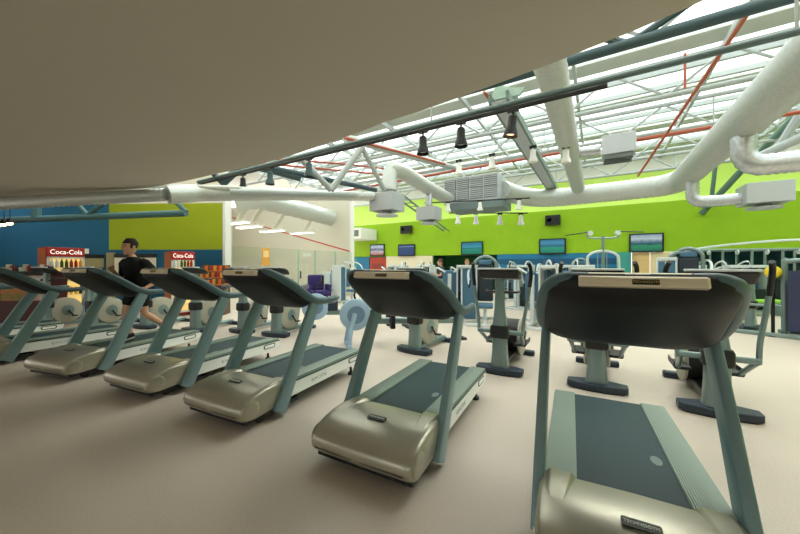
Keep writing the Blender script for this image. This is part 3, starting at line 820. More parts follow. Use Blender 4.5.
BK = [((-2.69,4.9),-6,'exercise bike right behind the second nearest treadmill'),
      ((-5.8,4.5),10,'exercise bike behind the third treadmill, left of the rowing machines'),
      ((-6.75,4.35),8,'exercise bike behind the squash court end of the fourth treadmill'),
      ((-7.75,3.85),10,'exercise bike seen between the runner and the fourth treadmill'),
      ((-9.2,3.45),12,'exercise bike partly hidden behind the runner legs'),
      ((-10.15,2.75),12,'exercise bike with its console left of the drinks cooler'),
      ((-11.1,2.2),12,'furthest left exercise bike, behind the cut-off treadmill')]
for i, (p, rz, lb) in enumerate(BK):
    if i == 0: B0.location = (p[0],p[1],0); B0['label'] = lb; B0.rotation_euler = (0,0,R(rz))
    else: dup(B0, (p[0],p[1],0), rz, lb)

def rower():
    t = thing('rowing_machine', '', 'rowing machine', (0,0,0), 0, 'rowing machines')
    # origin below flywheel, rail runs towards +y
    MB().lathe([(.001,-.07),(.22,-.075),(.265,-.05),(.27,0),(.265,.05),(.22,.075),(.001,.07)], 30, mx=frame((0,0,.52), (0,1,0), (0,0,1))).build('flywheel_cage', M['palebl'], t)
    for s in (-1, 1):
        MB().lathe([(.001,0),(.15,0),(.15,.008),(.001,.012)], 24, mx=frame((s*.075,0,.52), (0,s,0), (0,0,1))).build('vent_grille', mat('vent_blue', (116,146,174), .5), t)
        MB().tube([(s*.09,-.02,.55),(s*.13,-.10,.28),(s*.19,-.135,.03)], .03, 10, flat=(1.4,.8)).build('front_leg', M['palebl'], t, bevel=.008)
    MB().box(-.24, .24, -.17, -.10, 0, .05).build('front_foot', M['palebl'], t, bevel=.01)
    MB().box(-.06, .06, -.05, .45, .42, .60).build('drive_body', M['navy'], t, bevel=.03)
    MB().tube([(0,.2,.40),(0,2.0,.33)], .045, 8, flat=(1.3,.8)).build('monorail', M['greyframe'], t)
    for s in (-1, 1): MB().cbox((s*.13,.62,.42), (.12,.08,.30), mx=None).build('footplate', M['black'], t, bevel=.01)
    MB().box(-.15, .15, 1.15, 1.42, .42, .47).build('seat', M['black'], t, bevel=.03)
    MB().box(-.03, .03, 1.18, 1.40, .36, .42).build('seat_carriage', M['blackm'], t)
    MB().tube([(0,1.9,.33),(0,1.95,.02)], .03, 8).build('rear_leg', M['greyframe'], t); MB().box(-.22, .22, 1.90, 2.0, 0, .04).build('rear_foot', M['black'], t)
    P = curve([(0,.12,.6),(0,-.02,.85),(0,.12,1.02)], 5)
    MB().tube(P, .016, 8).build('monitor_arm', M['black'], t)
    MB().box(-.09, .09, .12, .16, .95, 1.15).build('monitor', M['blackm'], t, bevel=.01)
    MB().tube([(-.22,.42,.62),(.22,.42,.62)], .016, 8).build('pull_handle', M['black'], t)
    return t
RW = rower(); g1 = on_z(352, 346)
RW.location = (g1.x, g1.y+.1, 0); RW.rotation_euler = (0,0,R(-42)); RW.scale = (1.1,)*3; RW['label'] = 'pale blue rowing machine nearest, left of the second nearest treadmill'
g2 = on_z(312, 333); dup(RW, (g2.x, g2.y+.1, 0), -42, 'pale blue rowing machine further left, behind the third treadmill handrail')

# ================================================================== STRENGTH MACHINES (middle distance)
def frame_tube(mb, pts, r=.035): mb.tube(pts, r, 8); return mb
def strength(kind, label, loc, rz, group='strength machines in the middle of the hall'):
    t = thing({'press':'chest_press_machine','arch':'lat_machine','row':'seated_row_machine','leg':'leg_press_machine'}[kind], label, 'strength machine', loc, rz, group)
    W = M['whiteframe']; G = M['greyframe']
    b = MB(); b.box(-.45,.45,-.5,-.42,0,.07); b.box(-.4,.4,.72,.8,0,.07); b.box(-.04,.04,-.45,.8,.02,.09)
    b.build('base_frame', W, t, bevel=.01)
    # weight tower
    MB().box(-.62, -.58, .1, .5, 0, 1.42).box(-.24, -.20, .1, .5, 0, 1.42).box(-.62, -.20, .1, .5, 1.42, 1.5).box(-.62,-.20,.1,.5,0,.08).build('weight_tower', W, t, bevel=.012)
    MB().box(-.57, -.25, .18, .42, .1, .75).build('weight_stack', M['stack'], t, bevel=.005)
    MB().tube([(-.5,.3,.75),(-.5,.3,1.42)], .012, 6).tube([(-.32,.3,.75),(-.32,.3,1.42)], .012, 6).build('guide_rods', G, t)
    MB().box(-.585, -.235, .12, .135, .1, 1.4).build('shroud', M['pad'], t)
    if kind == 'arch':
        P = curve([(-.28,.25,.05),(-.28,.25,1.35),(-.22,.25,1.62),(0,.25,1.72),(.22,.25,1.62),(.28,.25,1.35),(.28,.25,.05)], 6)
        MB().tube(P, .045, 10).build('arched_frame', G, t)
        MB().box(-.2, .2, .2, .3, .55, 1.5).build('back_pad', M['padd'], t, bevel=.05, seg=3)
        MB().box(-.2, .2, -.3, .2, .42, .52).build('seat', M['pad'], t, bevel=.03)
        MB().box(-.17, .17, .18, .32, 1.5, 1.64).build('head_rest', M['pad'], t, bevel=.04)
    else:
        MB().box(-.05, .05, .25, .33, .05, 1.25).build('back_column', W, t, bevel=.01)
        MB().box(-.2, .2, .14, .25, .60, 1.35).build('back_pad', M['pad'], t, bevel=.04, seg=3)
        MB().box(-.2, .2, -.32, .15, .42, .52).build('seat', M['pad'], t, bevel=.03)
    MB().box(-.04, .04, -.1, .0, .05, .42).build('seat_post', W, t)
    for s in (-1, 1):
        if kind == 'row':
            P = curve([(s*.15,-.45,.05),(s*.2,-.5,.9),(s*.32,-.3,1.45),(s*.34,.05,1.62),(s*.3,.2,1.5)], 6)
        elif kind == 'leg':
            P = curve([(s*.3,.3,.1),(s*.34,.3,1.2),(s*.3,.1,1.5),(s*.2,-.15,1.52)], 6)
        else:
            P = curve([(s*.12,.35,1.3),(s*.35,.3,1.42),(s*.42,.0,1.3),(s*.38,-.25,1.02)], 6)
        MB().tube(P, .027, 8).build('lever_arm', W, t)
        q = P[-1]; MB().tube([q+Vector((0,0,-.1)), q+Vector((s*-.03,0,.1))], .022, 8).build('hand_grip', M['black'], t)
    return t
def put(u, d): return ground(u, d)
spec = [('row','pale frame strength machine beside the standing man in charcoal, near the cream wall',412,11.6,20),
        ('press','blue padded chest press just right of the standing man in charcoal',450,9.6,200),
        ('press','blue padded chest press hidden behind the previous one, left of the dark arched machine',463,11.6,190),
        ('arch','arched machine with a tall dark back pad behind the middle cross trainer console',485,8.3,15),
        ('press','pale weight tower machine right of the middle cross trainer',536,8.2,172),
        ('row','machine with white looping arms behind the left shoulder of the nearest console',562,8.6,200),
        ('leg','blue padded machine between the weight tower and the looping arms',548,10.6,190),
        ('arch','arched pale machine at the left of the tall lat tower',583,11.5,20),
        ('row','pale machine with loops left of the tan doors',520,11.6,160),
        ('arch','arched machine right of the tan doors, behind the nearest console',688,9.2,-10,1.15),
        ('press','dark padded machine behind the right cross trainer console',712,9.5,175),
        ('leg','machine further back between the tan doors and the long curved bar',672,11,180),
        ('press','machine under the curved crossover bar, nearer its left tower',716,11.2,20),
        ('row','machine right of the red-topped person, in front of the pale rack',733,10.6,200),
        ('row','machine in the far row under the second television from the right',505,14.2,180),
        ('leg','machine in the far row under the left-hand blue screen television',425,14.2,170),
        ('press','machine in the far row near the red door',392,14.5,170)]
for k_, lb, u, d, rz, *sc in spec:
    o = strength(k_, lb, put(u, d), rz)
    if sc: o.scale = (sc[0],)*3

# tall cable tower with pull-down arms
g = ground(603, 9.2)
lt = thing('cable_tower', 'tall cable tower with two spread pull-down arms left of the tan doors', 'cable machine', g, 24)
MB().tube(curve([(-.42,0,0),(-.42,0,1.5),(-.34,0,1.80),(0,0,1.90),(.34,0,1.80),(.42,0,1.5),(.42,0,0)], 8), .035, 10).build('arched_frame', M['whiteframe'], lt)
MB().tube([(0,0,0),(0,0,2.32)], .04, 10).tube([(-.12,.05,.05),(-.12,.05,1.85)], .015, 6).tube([(.12,.05,.05),(.12,.05,1.85)], .015, 6).build('mast', M['greyframe'], lt)
MB().tube(curve([(-.42,0,2.40),(-.38,0,2.28),(0,0,2.26),(.38,0,2.28),(.42,0,2.40)], 6), .025, 8).build('cross_arm', M['greyframe'], lt)
for s in (-1, 1):
    MB().lathe([(.001,-.03),(.07,-.03),(.07,.03),(.001,.03)], 16, mx=frame((s*.36,-.05,2.40), (1,0,0), (0,0,1))).build('pulley', M['whiteframe'], lt)
    MB().tube([(s*.36,-.05,2.44),(s*1.02,-.05,2.42 if s > 0 else 2.34)], .014, 6).build('pull_bar', M['blackm'], lt)
MB().box(-.5, .5, -.35, -.27, 0, .06).box(-.5,.5,.27,.35,0,.06).box(-.04,.04,-.35,.35,0,.07).build('base_frame', M['whiteframe'], lt, bevel=.01)
MB().box(-.17, .17, -.06, .12, .1, .9).build('weight_stack', M['stack'], lt)

# right: dual cable station with long curved top bar
g = ground(735, 9.0)
cc = thing('cable_crossover', 'wide cable crossover with long curved top bar at the right', 'cable machine', (g.x, g.y, 0), 6)
MB().tube(curve([(-1.2,0,1.86),(-.6,0,2.0),(.6,0,2.13),(1.8,0,2.16),(3.0,0,2.10)], 8), .03, 10).build('top_bar', M['whiteframe'], cc)
for x in (-1.2, 3.0):
    MB().tube(curve([(x-.25,0,0),(x-.25,0,1.55),(x-.15,0,1.82),(x,0,1.86),(x+.15,0,1.82),(x+.25,0,1.55),(x+.25,0,0)], 6), .05, 10).build('end_tower', M['greyframe'], cc)
    MB().box(x-.16, x+.16, -.1, .1, .08, 1.0).build('weight_stack', M['stack'], cc)
    MB().box(x-.3, x+.3, -.45, .45, 0, .06).build('foot', M['greyframe'], cc, bevel=.01)
# second rack behind with pulleys
g = ground(752, 11.5)
rk = thing('power_rack', 'pale steel multi-station rack with hanging pulleys behind the crossover', 'rack', (g.x, g.y, 0), 10)
for x in (-1.6, -.8, 0, .8, 1.6):
    for y in (0, .9): MB().tube([(x,y,0),(x,y,2.05)], .04, 8).build('rack_upright', M['greyframe'], rk)
for y in (0,.9):
    for z in (.06,2.05): MB().tube([(-1.65,y,z),(1.65,y,z)], .04, 8).build('rack_beam', M['greyframe'], rk)
for x in (-1.2, -.4, .4, 1.2):
    MB().lathe([(.001,-.02),(.09,-.02),(.09,.02),(.001,.02)], 16, mx=frame((x,.0,1.96), (0,1,0), (0,0,1))).build('pulley', M['whiteframe'], rk)
    MB().tube([(x,0,1.9),(x,0,1.1)], .01, 5).build('cable', M['black'], rk)
    MB().box(x-.16, x+.16, .75, .95, .1, 1.15).build('weight_stack', M['stack'], rk)
# weight shroud machine at right frame edge
g = ground(812, 6.55)
ws = thing('cable_machine', 'dark blue shrouded weight stack cut by the right edge', 'cable machine', (g.x, g.y, 0), -24)
MB().box(-.30, .30, -.22, -.19, .14, 1.38).build('shroud', mat('navy_shroud', (44,52,84), .45), ws, bevel=.008)
MB().tube(curve([(-.36,0,0),(-.36,0,1.45),(-.28,0,1.58),(.28,0,1.58),(.36,0,1.45),(.36,0,0)], 6), .05, 10).build('frame_hoop', M['greyframe'], ws)
MB().box(-.27, .27, -.16, .1, .1, 1.2).build('weight_stack', M['stack'], ws)
MB().box(-1.15, .5, -.32, -.22, 0, .08).box(-1.15, -1.05, -.3, .5, 0, .08).box(-.5,.5,.42,.5,0,.08).build('base_frame', M['greyframe'], ws, bevel=.012)
MB().tube([(-1.1,.0,.05),(-1.1,.05,.62),(-.4,0,.62)], .035, 8).build('side_brace', M['greyframe'], ws)
# flat bench with green mat, yellow ball
g = ground(757, 9.7)
bn = thing('workout_bench', 'low bench with lime green top beyond the right cross trainer', 'bench', (g.x, g.y, 0), 30)
MB().box(-.75, .75, -.22, .22, .38, .46).build('bench_top', M['greenmat'], bn, bevel=.03)
for x in (-.55, .55): MB().box(x-.03, x+.03, -.2, .2, 0, .38).build('bench_leg', M['greyframe'], bn)
g = at(773, 273, 6.9)
bl = thing('ball_stand', 'dark post stand holding a yellow ball at the right', 'stand', (g.x, g.y, 0))
MB().tube([(0,0,.03),(0,0,g.z-.13)], .03, 8).build('post', M['blackm'], bl); MB().lathe([(.001,0),(.22,0),(.2,.03),(.001,.04)], 18).build('foot', M['blackm'], bl)
MB().lathe([(.001,g.z-.14),(.08,g.z-.13),(.10,g.z-.11),(.001,g.z-.115)], 16).build('cup', M['blackm'], bl)
yb = tag(MB().ball((0,0,0), .13, 18, k=12).build('exercise_ball', M['yellow']), 'yellow ball resting on the dark post at the right', 'ball'); yb.location = (g.x, g.y, g.z+.02)
# spin bike beyond the right cross trainer
g = ground(752, 7.6)
dup(B0, (g.x, g.y, 0), 60, 'small exercise bike far right, in front of the pale rack')
# purple chair in front of the court and slim stepper beside it
g = ground(318, 12.6)
pc = thing('padded_chair', 'purple padded seat in front of the squash court glass', 'chair', (g.x, g.y, 0), 60)
MB().box(-.36, .36, -.35, .35, .30, .52).build('seat', M['purple'], pc, bevel=.06, seg=3)
MB().box(-.32, .32, .22, .42, .5, 1.12).build('backrest', M['purple'], pc, bevel=.07, seg=3)
for x in (-.395, .395): MB().box(x-.055, x+.055, -.3, .35, .3, .75).build('armrest', M['purple'], pc, bevel=.04)
for x in (-.28,.28):
    for y in (-.28,.3): MB().tube([(x,y,0),(x,y,.32)], .03, 8).build('leg', M['blackm'], pc)
g = ground(334, 14.6)
strength('row', 'slim pale strength machine beside the purple chair', (g.x, g.y, 0), 120).scale = (.8,.8,.8)
g = ground(351, 13.2)
strength('row', 'small pale machine in front of the right squash court post', (g.x, g.y, 0), 100)

# ================================================================== TVs, speakers
def tv(u0, v0, u1, v1, m, label):
    a, b = on_y(u0, v0, YW-.1), on_y(u1, v1, YW-.1); w, h = b.x-a.x, a.z-b.z
    t = thing('television', label, 'television', ((a.x+b.x)/2, YW-.115, (a.z+b.z)/2), 0, 'wall televisions')
    MB().box(-w/2, w/2, 0, .06, -h/2, h/2).build('bezel', M['black'], t, bevel=.012)
    MB().box(-w/2+.07, w/2-.07, -.008, 0, -h/2+.07, h/2-.06).build('screen', m, t)
    MB().box(-.15, .15, .06, .1, -.12, .12).build('wall_bracket', M['blackm'], t)
    return t
tv(629,234,664,252, screen_mat('tv_field', [(.0,(24,110,84)),(.34,(40,140,96)),(.38,(30,70,80)),(.55,(70,110,128)),(.75,(180,196,196)),(1,(120,150,164))], .14), 'largest television, landscape picture with green field, right above the tan doors')
tv(539,239,566,254, screen_mat('tv_sea', [(.0,(30,120,100)),(.4,(40,150,120)),(.5,(24,96,120)),(.75,(70,140,170)),(1,(40,110,140))], .08), 'television with a teal and blue picture under the black wall speaker')
tv(461,242,483,255, screen_mat('tv_pool', [(.0,(20,120,90)),(.45,(30,140,120)),(.5,(20,90,110)),(.6,(60,150,170)),(1,(30,110,130))], .06), 'television with a striped teal picture above the dark green recess')
tv(398,244.6,415,256, screen_mat('tv_blue', [(.0,(36,62,110)),(.8,(40,70,120)),(.86,(150,170,190)),(.9,(40,70,120)),(1,(40,70,120))], .0), 'television with a plain dark blue screen above the cream wall')
tv(370,244.6,384.5,256, screen_mat('tv_crowd', [(.0,(160,60,50)),(.35,(200,190,190)),(.55,(70,90,120)),(.8,(190,200,210)),(1,(120,140,160))], .25), 'leftmost television, busy pale picture above the red door')
def speaker(u0, v0, u1, v1, label):
    a, b = on_y(u0, v0, YW-.25), on_y(u1, v1, YW-.25); w, h = b.x-a.x, a.z-b.z
    t = thing('wall_speaker', label, 'speaker', ((a.x+b.x)/2, YW-.25, (a.z+b.z)/2), 0, 'black wall speakers')
    MB().box(-w/2, w/2, 0, .2, -h/2, h/2).build('cabinet', M['black'], t, bevel=.015)
    MB().lathe([(.001,.0),(.10,.0),(.13,.012),(.14,.0),(.14,-.004),(.001,-.004)], 20, mx=frame((-w*.22,0,0), (1,0,0), (0,0,1))).build('woofer', M['blackm'], t)
    MB().lathe([(.001,0),(.07,0),(.08,.006),(.001,.01)], 18, mx=frame((w*.25,-.002,.0), (1,0,0), (0,0,1))).build('tweeter', M['blackm'], t)
    MB().box(-.05, .05, .2, .25, -.05, .05).build('bracket', M['blackm'], t)
speaker(545,215.5,560,224.5, 'black speaker on the lime wall above the teal television')
speaker(400,226,411,233, 'black speaker on the lime wall above the dark blue television')
# white box and stub duct in the far left corner of the lime wall
p = on_y(353, 234, 16.5)
wb = thing('wall_box', 'white ventilation box on the wall just right of the court post', 'ventilation box', p)
MB().box(-.9, .9, -.3, 1.4, -.35, .35).build('casing', M['white'], wb, bevel=.02)
MB().box(-.7, .7, -.31, -.3, -.2, .2).build('grille', M['grilleg'], wb)

# ================================================================== LEFT: drinks coolers, bar, snack stand
def cooler(label, u0, u1, vtop, d, zt, rz, w, text, m_head):
    p = ground((u0+u1)/2, d)
    t = thing('drinks_cooler', label, 'drinks cooler', p, rz)
    dp = .6
    MB().box(-w/2, w/2, .03, dp, .02, zt).build('cabinet', M['redm'], t, bevel=.015)
    MB().box(-w/2-.012, -w/2+.0, .06, dp-.02, .05, zt-.03).build('side_panel', M['orange'], t)
    hd = MB().box(-w/2, w/2, -.01, .04, zt-.25, zt-.01).build('header_sign', mat('cooler_header_red', (160,22,20), .4, emit=.1), t, bevel=.008)
    lettering(text, .17, frame((0,-.012,zt-.13), (1,0,0), (0,0,1)), mat('lit_white_script', (255,250,240), .4, emit=.7), hd, squeeze=w/.86)
    dr = MB().box(-w/2, w/2, 0, .03, .10, .16).box(-w/2,w/2,0,.03,zt-.30,zt-.25).box(-w/2,-w/2+.06,0,.03,.1,zt-.25).box(w/2-.06,w/2,0,.03,.1,zt-.25).build('door', M['shelfw'], t, bevel=.005)
    MB().box(w/2-.05, w/2-.02, -.04, 0, .8, 1.2).build('handle', M['blackm'], dr)
    MB().box(-w/2+.05, w/2-.05, .026, .032, .16, zt-.30).build('lit_interior', M['coolerlit'], t)
    for k in range(4): MB().box(-w/2+.05, w/2-.05, -.045, .025, .34+k*.36, .355+k*.36).build('shelf', M['shelfw'], t)
    tops = [.355+k*.36 for k in range(4)]
    cols = [(150,30,24),(230,150,30),(236,214,60),(60,40,30),(200,210,220),(40,90,40)]
    R_ = Matrix.Rotation(R(rz), 4, 'Z'); n = int(w/.095)
    for k, z in enumerate(tops[1:]):
        for i in range(n):
            ci = (i//2+k*2) % 6
            o = MB().lathe([(.001,0),(.032,0),(.034,.01),(.034,.14),(.014,.19),(.014,.22),(.001,.22)], 10).build('drink_bottle', mat('bottle_colour_%d' % ci, cols[ci], .3))
            q = R_ @ Vector((-w/2+.09+i*(w-.18)/(n-1), -.008, 0)); o.location = (p.x+q.x, p.y+q.y, z)
            nm = ['red','orange','yellow','dark brown','silver','green'][ci]
            sh = ['lower','middle','top'][k]
            tag(o, '%s bottle on the %s shelf of %s' % (nm, sh, 'the large lit cooler at left' if w > .7 else 'the slim cooler right of the runner'), 'bottle', 'bottles in the %s cooler' % ('left' if w > .7 else 'slim'))
    return t
cooler('large red-headed lit drinks cooler against the petrol blue wall', 53, 80, 248, 8.7, 1.97, 94, .74, 'Coca-Cola', None)
cooler('slim red lit drinks cooler standing right of the runner', 174, 192.5, 251, 9.6, 1.90, 82, .60, 'Coca-Cola', None)
# menu boards right of large cooler
mb_ = thing('menu_board', 'pale menu board with black header right of the large cooler', 'menu board', (0,0,0))
wallbox('header', PB, PC, 84, 105, 1.72, 1.84, M['black'], .03, .04, mb_)
wallbox('board', PB, PC, 84, 104, 1.42, 1.72, mat('olive_menu_print', (150,140,96), .6), .03, .03, mb_)
mb2 = thing('menu_board', 'cream panel with dark header directly behind the runner', 'menu board', (0,0,0))
wallbox('header', PC, PD, 116, 157, 1.74, 1.86, M['black'], .03, .04, mb2)
wallbox('board', PC, PD, 116, 157, 1.1, 1.74, M['cream'], .03, .03, mb2)
struct(wallbox('trim_10', PC, PD, 109, 116, 0, 1.9, mat('olive_post', (150,140,100), .7), .02, .08))
sb = thing('small_sign', 'small pale sign standing on top of the menu board header', 'sign', (0,0,0))
wallbox('sign_face', PB, PC, 82, 89, 1.86, 2.02, M['shelfw'], .03, .02, sb)
# juice bar with picture panels
g0, g1_ = at(-40, CY, 7.9), at(44, CY, 8.0); d = Vector((g1_.x-g0.x, g1_.y-g0.y, 0)); L = d.length; ang = math.degrees(math.atan2(d.y, d.x))
jb = thing('juice_bar', 'bar counter with picture panels at the far left under the blue wall', 'bar counter', (g0.x, g0.y, 0), ang)
MB().box(0, L, .05, .6, 0, 1.28).build('bar_body', mat('maroon_panel', (74,26,24), .6), jb, bevel=.01)
MB().box(-.05, L+.05, -.05, .65, 1.28, 1.34).build('bar_top', M['blackm'], jb, bevel=.01)
pc_ = [('orange fruit picture panel', mat('picture_orange', (196,110,50), .5, rgb2=(120,120,44), nscale=5), L*.46, L*.78), ('white panel with red picture', mat('picture_redwhite', (226,224,214), .5, rgb2=(186,34,28), nscale=4), L*.80, L*.995), ('brown picture panel', mat('picture_brown', (140,84,40), .5, rgb2=(60,96,44), nscale=5), L*.1, L*.44)]
for nm, m_, a, b in pc_:
    o = MB().box(a, b, .03, .05, .62, 1.24).build('picture_panel', m_, jb); o['label'] = nm
hmat = [M['shelfw'], M['cream'], mat('bottle_red', (140,40,30), .4), mat('bottle_dark', (40,34,30), .3)]
for i in range(12):
    x = L*(.36+.052*i); h = .1+.05*((i*7) % 4)/2
    w_ = Matrix.Rotation(R(ang), 4, 'Z') @ Vector((x, .3, 0))
    o = MB().lathe([(.001,0),(.045,0),(.055,h*.7),(.05,h),(.001,h)], 12).build('tumbler', hmat[(i*5) % 4])
    o.location = (g0.x+w_.x, g0.y+w_.y, 1.34)
    tag(o, '%s container on the far left bar top, %s' % (['pale','cream','dark red','black'][(i*5) % 4], 'number %d from its left end' % (i+1) if False else ['above the orange picture panel','nearer the cooler'][i > 7]), 'container', 'containers on the bar')
# snack stand
a0, b0 = at(196, CY, 9.6), at(224, CY, 9.7); d = Vector((b0.x-a0.x, b0.y-a0.y, 0)); L = d.length; ang = math.degrees(math.atan2(d.y, d.x))
ss = thing('snack_stand', 'stepped wooden snack stand between the slim cooler and the court post', 'display stand', (a0.x, a0.y, 0), ang)
MB().box(0, L, 0, .5, 0, .9).build('stand_body', M['brown'], ss, bevel=.01)
for k in range(3): MB().box(0, L, .0+.14*k, .5, .9+.2*k, .93+.2*k).build('display_step', mat('warm_shelf', (196,120,60), .5), ss)
MB().box(0, L, .44, .5, .9, 1.5).build('back_board', M['brown'], ss)
sm = [mat('packet_orange', (220,110,40), .5), mat('packet_red', (180,36,30), .5), mat('packet_brown', (110,64,34), .5), mat('packet_gold', (214,170,70), .5)]
Rz = Matrix.Rotation(R(ang), 4, 'Z')
for k in range(3):
    for i in range(9):
        ci = (i*2+k*3+i//3) % 4
        w_ = Rz @ Vector((.06+i*(L-.12)/8, .07+.14*k, 0))
        o = MB().loft([[(-.038,-.02,0),(.038,-.02,0),(.038,.02,0),(-.038,.02,0)],[(-.04,-.028,.07),(.04,-.028,.07),(.04,.028,.07),(-.04,.028,.07)],[(-.038,-.006,.15),(.038,-.006,.15),(.038,.006,.15),(-.038,.006,.15)]]).build('snack_packet', sm[ci])
        o.location = (a0.x+w_.x, a0.y+w_.y, .93+.2*k); o.rotation_euler = (0,0,R(ang))
        tag(o, '%s snack packet on the %s step of the snack stand' % (['orange','red','brown','gold'][ci], ['bottom','middle','top'][k]), 'snack', 'snack packets on the stand')

# ================================================================== PEOPLE
def skin_chain(nodes, edges, radii, name, m, parent, sub=2):
    me = bpy.data.meshes.new(name); me.from_pydata([tuple(v) for v in nodes], edges, []); me.update()
    o = bpy.data.objects.new(name, me); C.objects.link(o); o.parent = parent
    md = o.modifiers.new('skin', 'SKIN'); md.use_smooth_shade = True
    sv = me.skin_vertices[0].data
    for i, r in enumerate(radii): sv[i].radius = r if isinstance(r, tuple) else (r, r); sv[i].use_root = (i == 0)
    s = o.modifiers.new('sub', 'SUBSURF'); s.levels = sub; s.render_levels = sub
    dg = bpy.context.evaluated_depsgraph_get()
    me2 = bpy.data.meshes.new_from_object(o.evaluated_get(dg)); o.modifiers.clear(); o.data = me2
    me2.materials.clear(); me2.materials.append(m); me2.shade_smooth()
    return o

def person(label, loc, rz, J, top, bottom, hairm, longhair=False, short=True, scale=1):
    """J: joint dictionary in local metres; person faces -y"""
    t = thing('person', label, 'person', loc, rz); t.scale = (scale,)*3
    V = Vector; J = {k: V(v) for k, v in J.items()}
    nodes, edges, rad = [], [], []
    def nd(p, r): nodes.append(V(p)); rad.append(r); return len(nodes)-1
    def ln(a, b): edges.append((a, b)); return b
    pel = nd(J['pelvis'], (.13,.10)); wa = ln(pel, nd(J['pelvis'].lerp(J['chest'], .45), (.125,.095))); ch = ln(wa, nd(J['chest'], (.15,.105)))
    nb = ln(ch, nd(J['neck'], (.058,.056))); nk = ln(nb, nd(J['neck'].lerp(J['head'], .45), .054))
    hd = J['head']
    for s in 'lr':
        sh = ln(ch, nd(J['sh_'+s], .062)); up = ln(sh, nd(J['sh_'+s].lerp(J['el_'+s], .5), .048)); el = ln(up, nd(J['el_'+s], .038)); fa = ln(el, nd(J['el_'+s].lerp(J['wr_'+s], .4), .038)); wr = ln(fa, nd(J['wr_'+s], .026))
        hp = ln(pel, nd(J['hip_'+s], .088)); th = ln(hp, nd(J['hip_'+s].lerp(J['kn_'+s], .45), .078)); kn = ln(th, nd(J['kn_'+s], .056)); cf = ln(kn, nd(J['kn_'+s].lerp(J['an_'+s], .35), .056)); an = ln(cf, nd(J['an_'+s], .036))
        # palm and curled fingers
        d = (J['wr_'+s]-J['el_'+s]).normalized(); side = d.cross(V((1,0,0))).normalized()
        pm = ln(wr, nd(J['wr_'+s]+d*.07, (.034,.022)))
    body = skin_chain(nodes, edges, rad, 'body', M['skin'], t)
    # hands: fingers as short chains rooted in the palm
    for s in 'lr':
        d = (J['wr_'+s]-J['el_'+s]).normalized(); ax = V((1,0,0)) if s == 'l' else V((-1,0,0))
        wv = d.cross(ax).normalized(); pal = J['wr_'+s]+d*.075
        inn = -ax
        fb = MB()
        for k in range(4):
            o = pal + wv*(-.027+.018*k); ln_ = (.038,.044,.042,.032)[k]
            pts = [o-d*.02, o+d*.018, o+d*(.018+ln_*.6)+inn*ln_*.5, o+d*.028+inn*ln_*1.15, o+d*.008+inn*ln_*1.2]
            fb.tube(pts, [.010,.0095,.009,.0085,.006], 7)
        o = pal - wv*.03 - d*.03
        fb.tube([o, o-wv*.022+d*.018, o-wv*.018+d*.045+inn*.02], [.012,.011,.007], 7)
        # joined into the body mesh as part of the same surface object
        import bmesh
        bm = bmesh.new(); bm.from_mesh(body.data)
        vs = [bm.verts.new(p) for p in fb.v]
        for f in fb.f:
            try: bm.faces.new([vs[i] for i in f]).smooth = True
            except ValueError: pass
        bm.to_mesh(body.data); bm.free()
    # head (part of the body mesh)
    fd = V((0,-1,0)); 
    hb = MB(); rg = []
    prof = [(-.125,.03,.035,-.045),(-.118,.045,.055,-.03),(-.09,.056,.078,-.012),(-.05,.066,.090,-.004),(0,.074,.098,0),(.04,.077,.102,.004),(.075,.074,.097,.008),(.10,.06,.078,.010),(.118,.036,.046,.012),(.124,.008,.01,.012)]
    for z, rx, ry, oy in prof:
        ring = []
        for j in range(20):
            a = 2*pi*j/20; x = rx*math.sin(a); y = -ry*math.cos(a)+oy
            if j == 0:   # face centre line: brow, nose, lips, chin
                y -= {-.05:.006,0:.012}.get(z, 0)
            ring.append((hd.x+x, hd.y+y, hd.z+z))
        rg.append(ring)
    hb.loft(rg)
    hb.tube([hd+V((0,-.092,.03)), hd+V((0,-.108,.0)), hd+V((0,-.118,-.022)), hd+V((0,-.098,-.034))], [.008,.011,.015,.010], 8)   # nose
    for s in (-1, 1): hb.ball(hd+V((s*.077,.008,-.005)), (.010,.022,.034), 10)                                                   # ears
    import bmesh
    bm = bmesh.new(); bm.from_mesh(body.data); vs = [bm.verts.new(p) for p in hb.v]
    for f in hb.f:
        try: bm.faces.new([vs[i] for i in f]).smooth = True
        except ValueError: pass
    bmesh.ops.recalc_face_normals(bm, faces=bm.faces); bm.to_mesh(body.data); bm.free()
    for s in (-1, 1):
        MB().ball(hd+V((s*.032,-.089,.006)), (.013,.008,.008), 8).build('eye', M['eye'], t)
        MB().tube([hd+V((s*.016,-.098,.026)), hd+V((s*.052,-.083,.028))], .005, 6).build('eyebrow', hairm, t)
    MB().tube([hd+V((-.024,-.085,-.062)), hd+V((0,-.093,-.063)), hd+V((.024,-.085,-.062))], .006, 6).build('mouth', M['lip'], t)
    # hair
    hr = MB(); rg = []
    low = -.06 if longhair else .0
    for z, k in ((-.02 if not longhair else -.11,1.05),(.03,1.09),(.07,1.10),(.10,1.10),(.122,1.12),(.136,.9),(.142,.3)):
        zz = max(-.125, min(.124, z))
        for (z0,rx0,ry0,oy0),(z1,rx1,ry1,oy1) in zip(prof, prof[1:]):
            if z0 <= min(zz,.1239) <= z1: q = (min(zz,.1239)-z0)/(z1-z0); rx, ry, oy = rx0+(rx1-rx0)*q, ry0+(ry1-ry0)*q, oy0+(oy1-oy0)*q; break
        if z > .11: rx, ry = max(rx, .05), max(ry, .065)
        ring = []
        for j in range(20):
            a = 2*pi*j/20; front = math.cos(a) > .35 and z < .06
            kk = k if not front else .93
            ring.append((hd.x+rx*kk*math.sin(a), hd.y-ry*kk*math.cos(a)+oy, hd.z+z))
        rg.append(ring)
    hr.loft(rg); hr.build('hair', hairm, t, angle=60)
    # clothes
    n, e, r = [], [], []
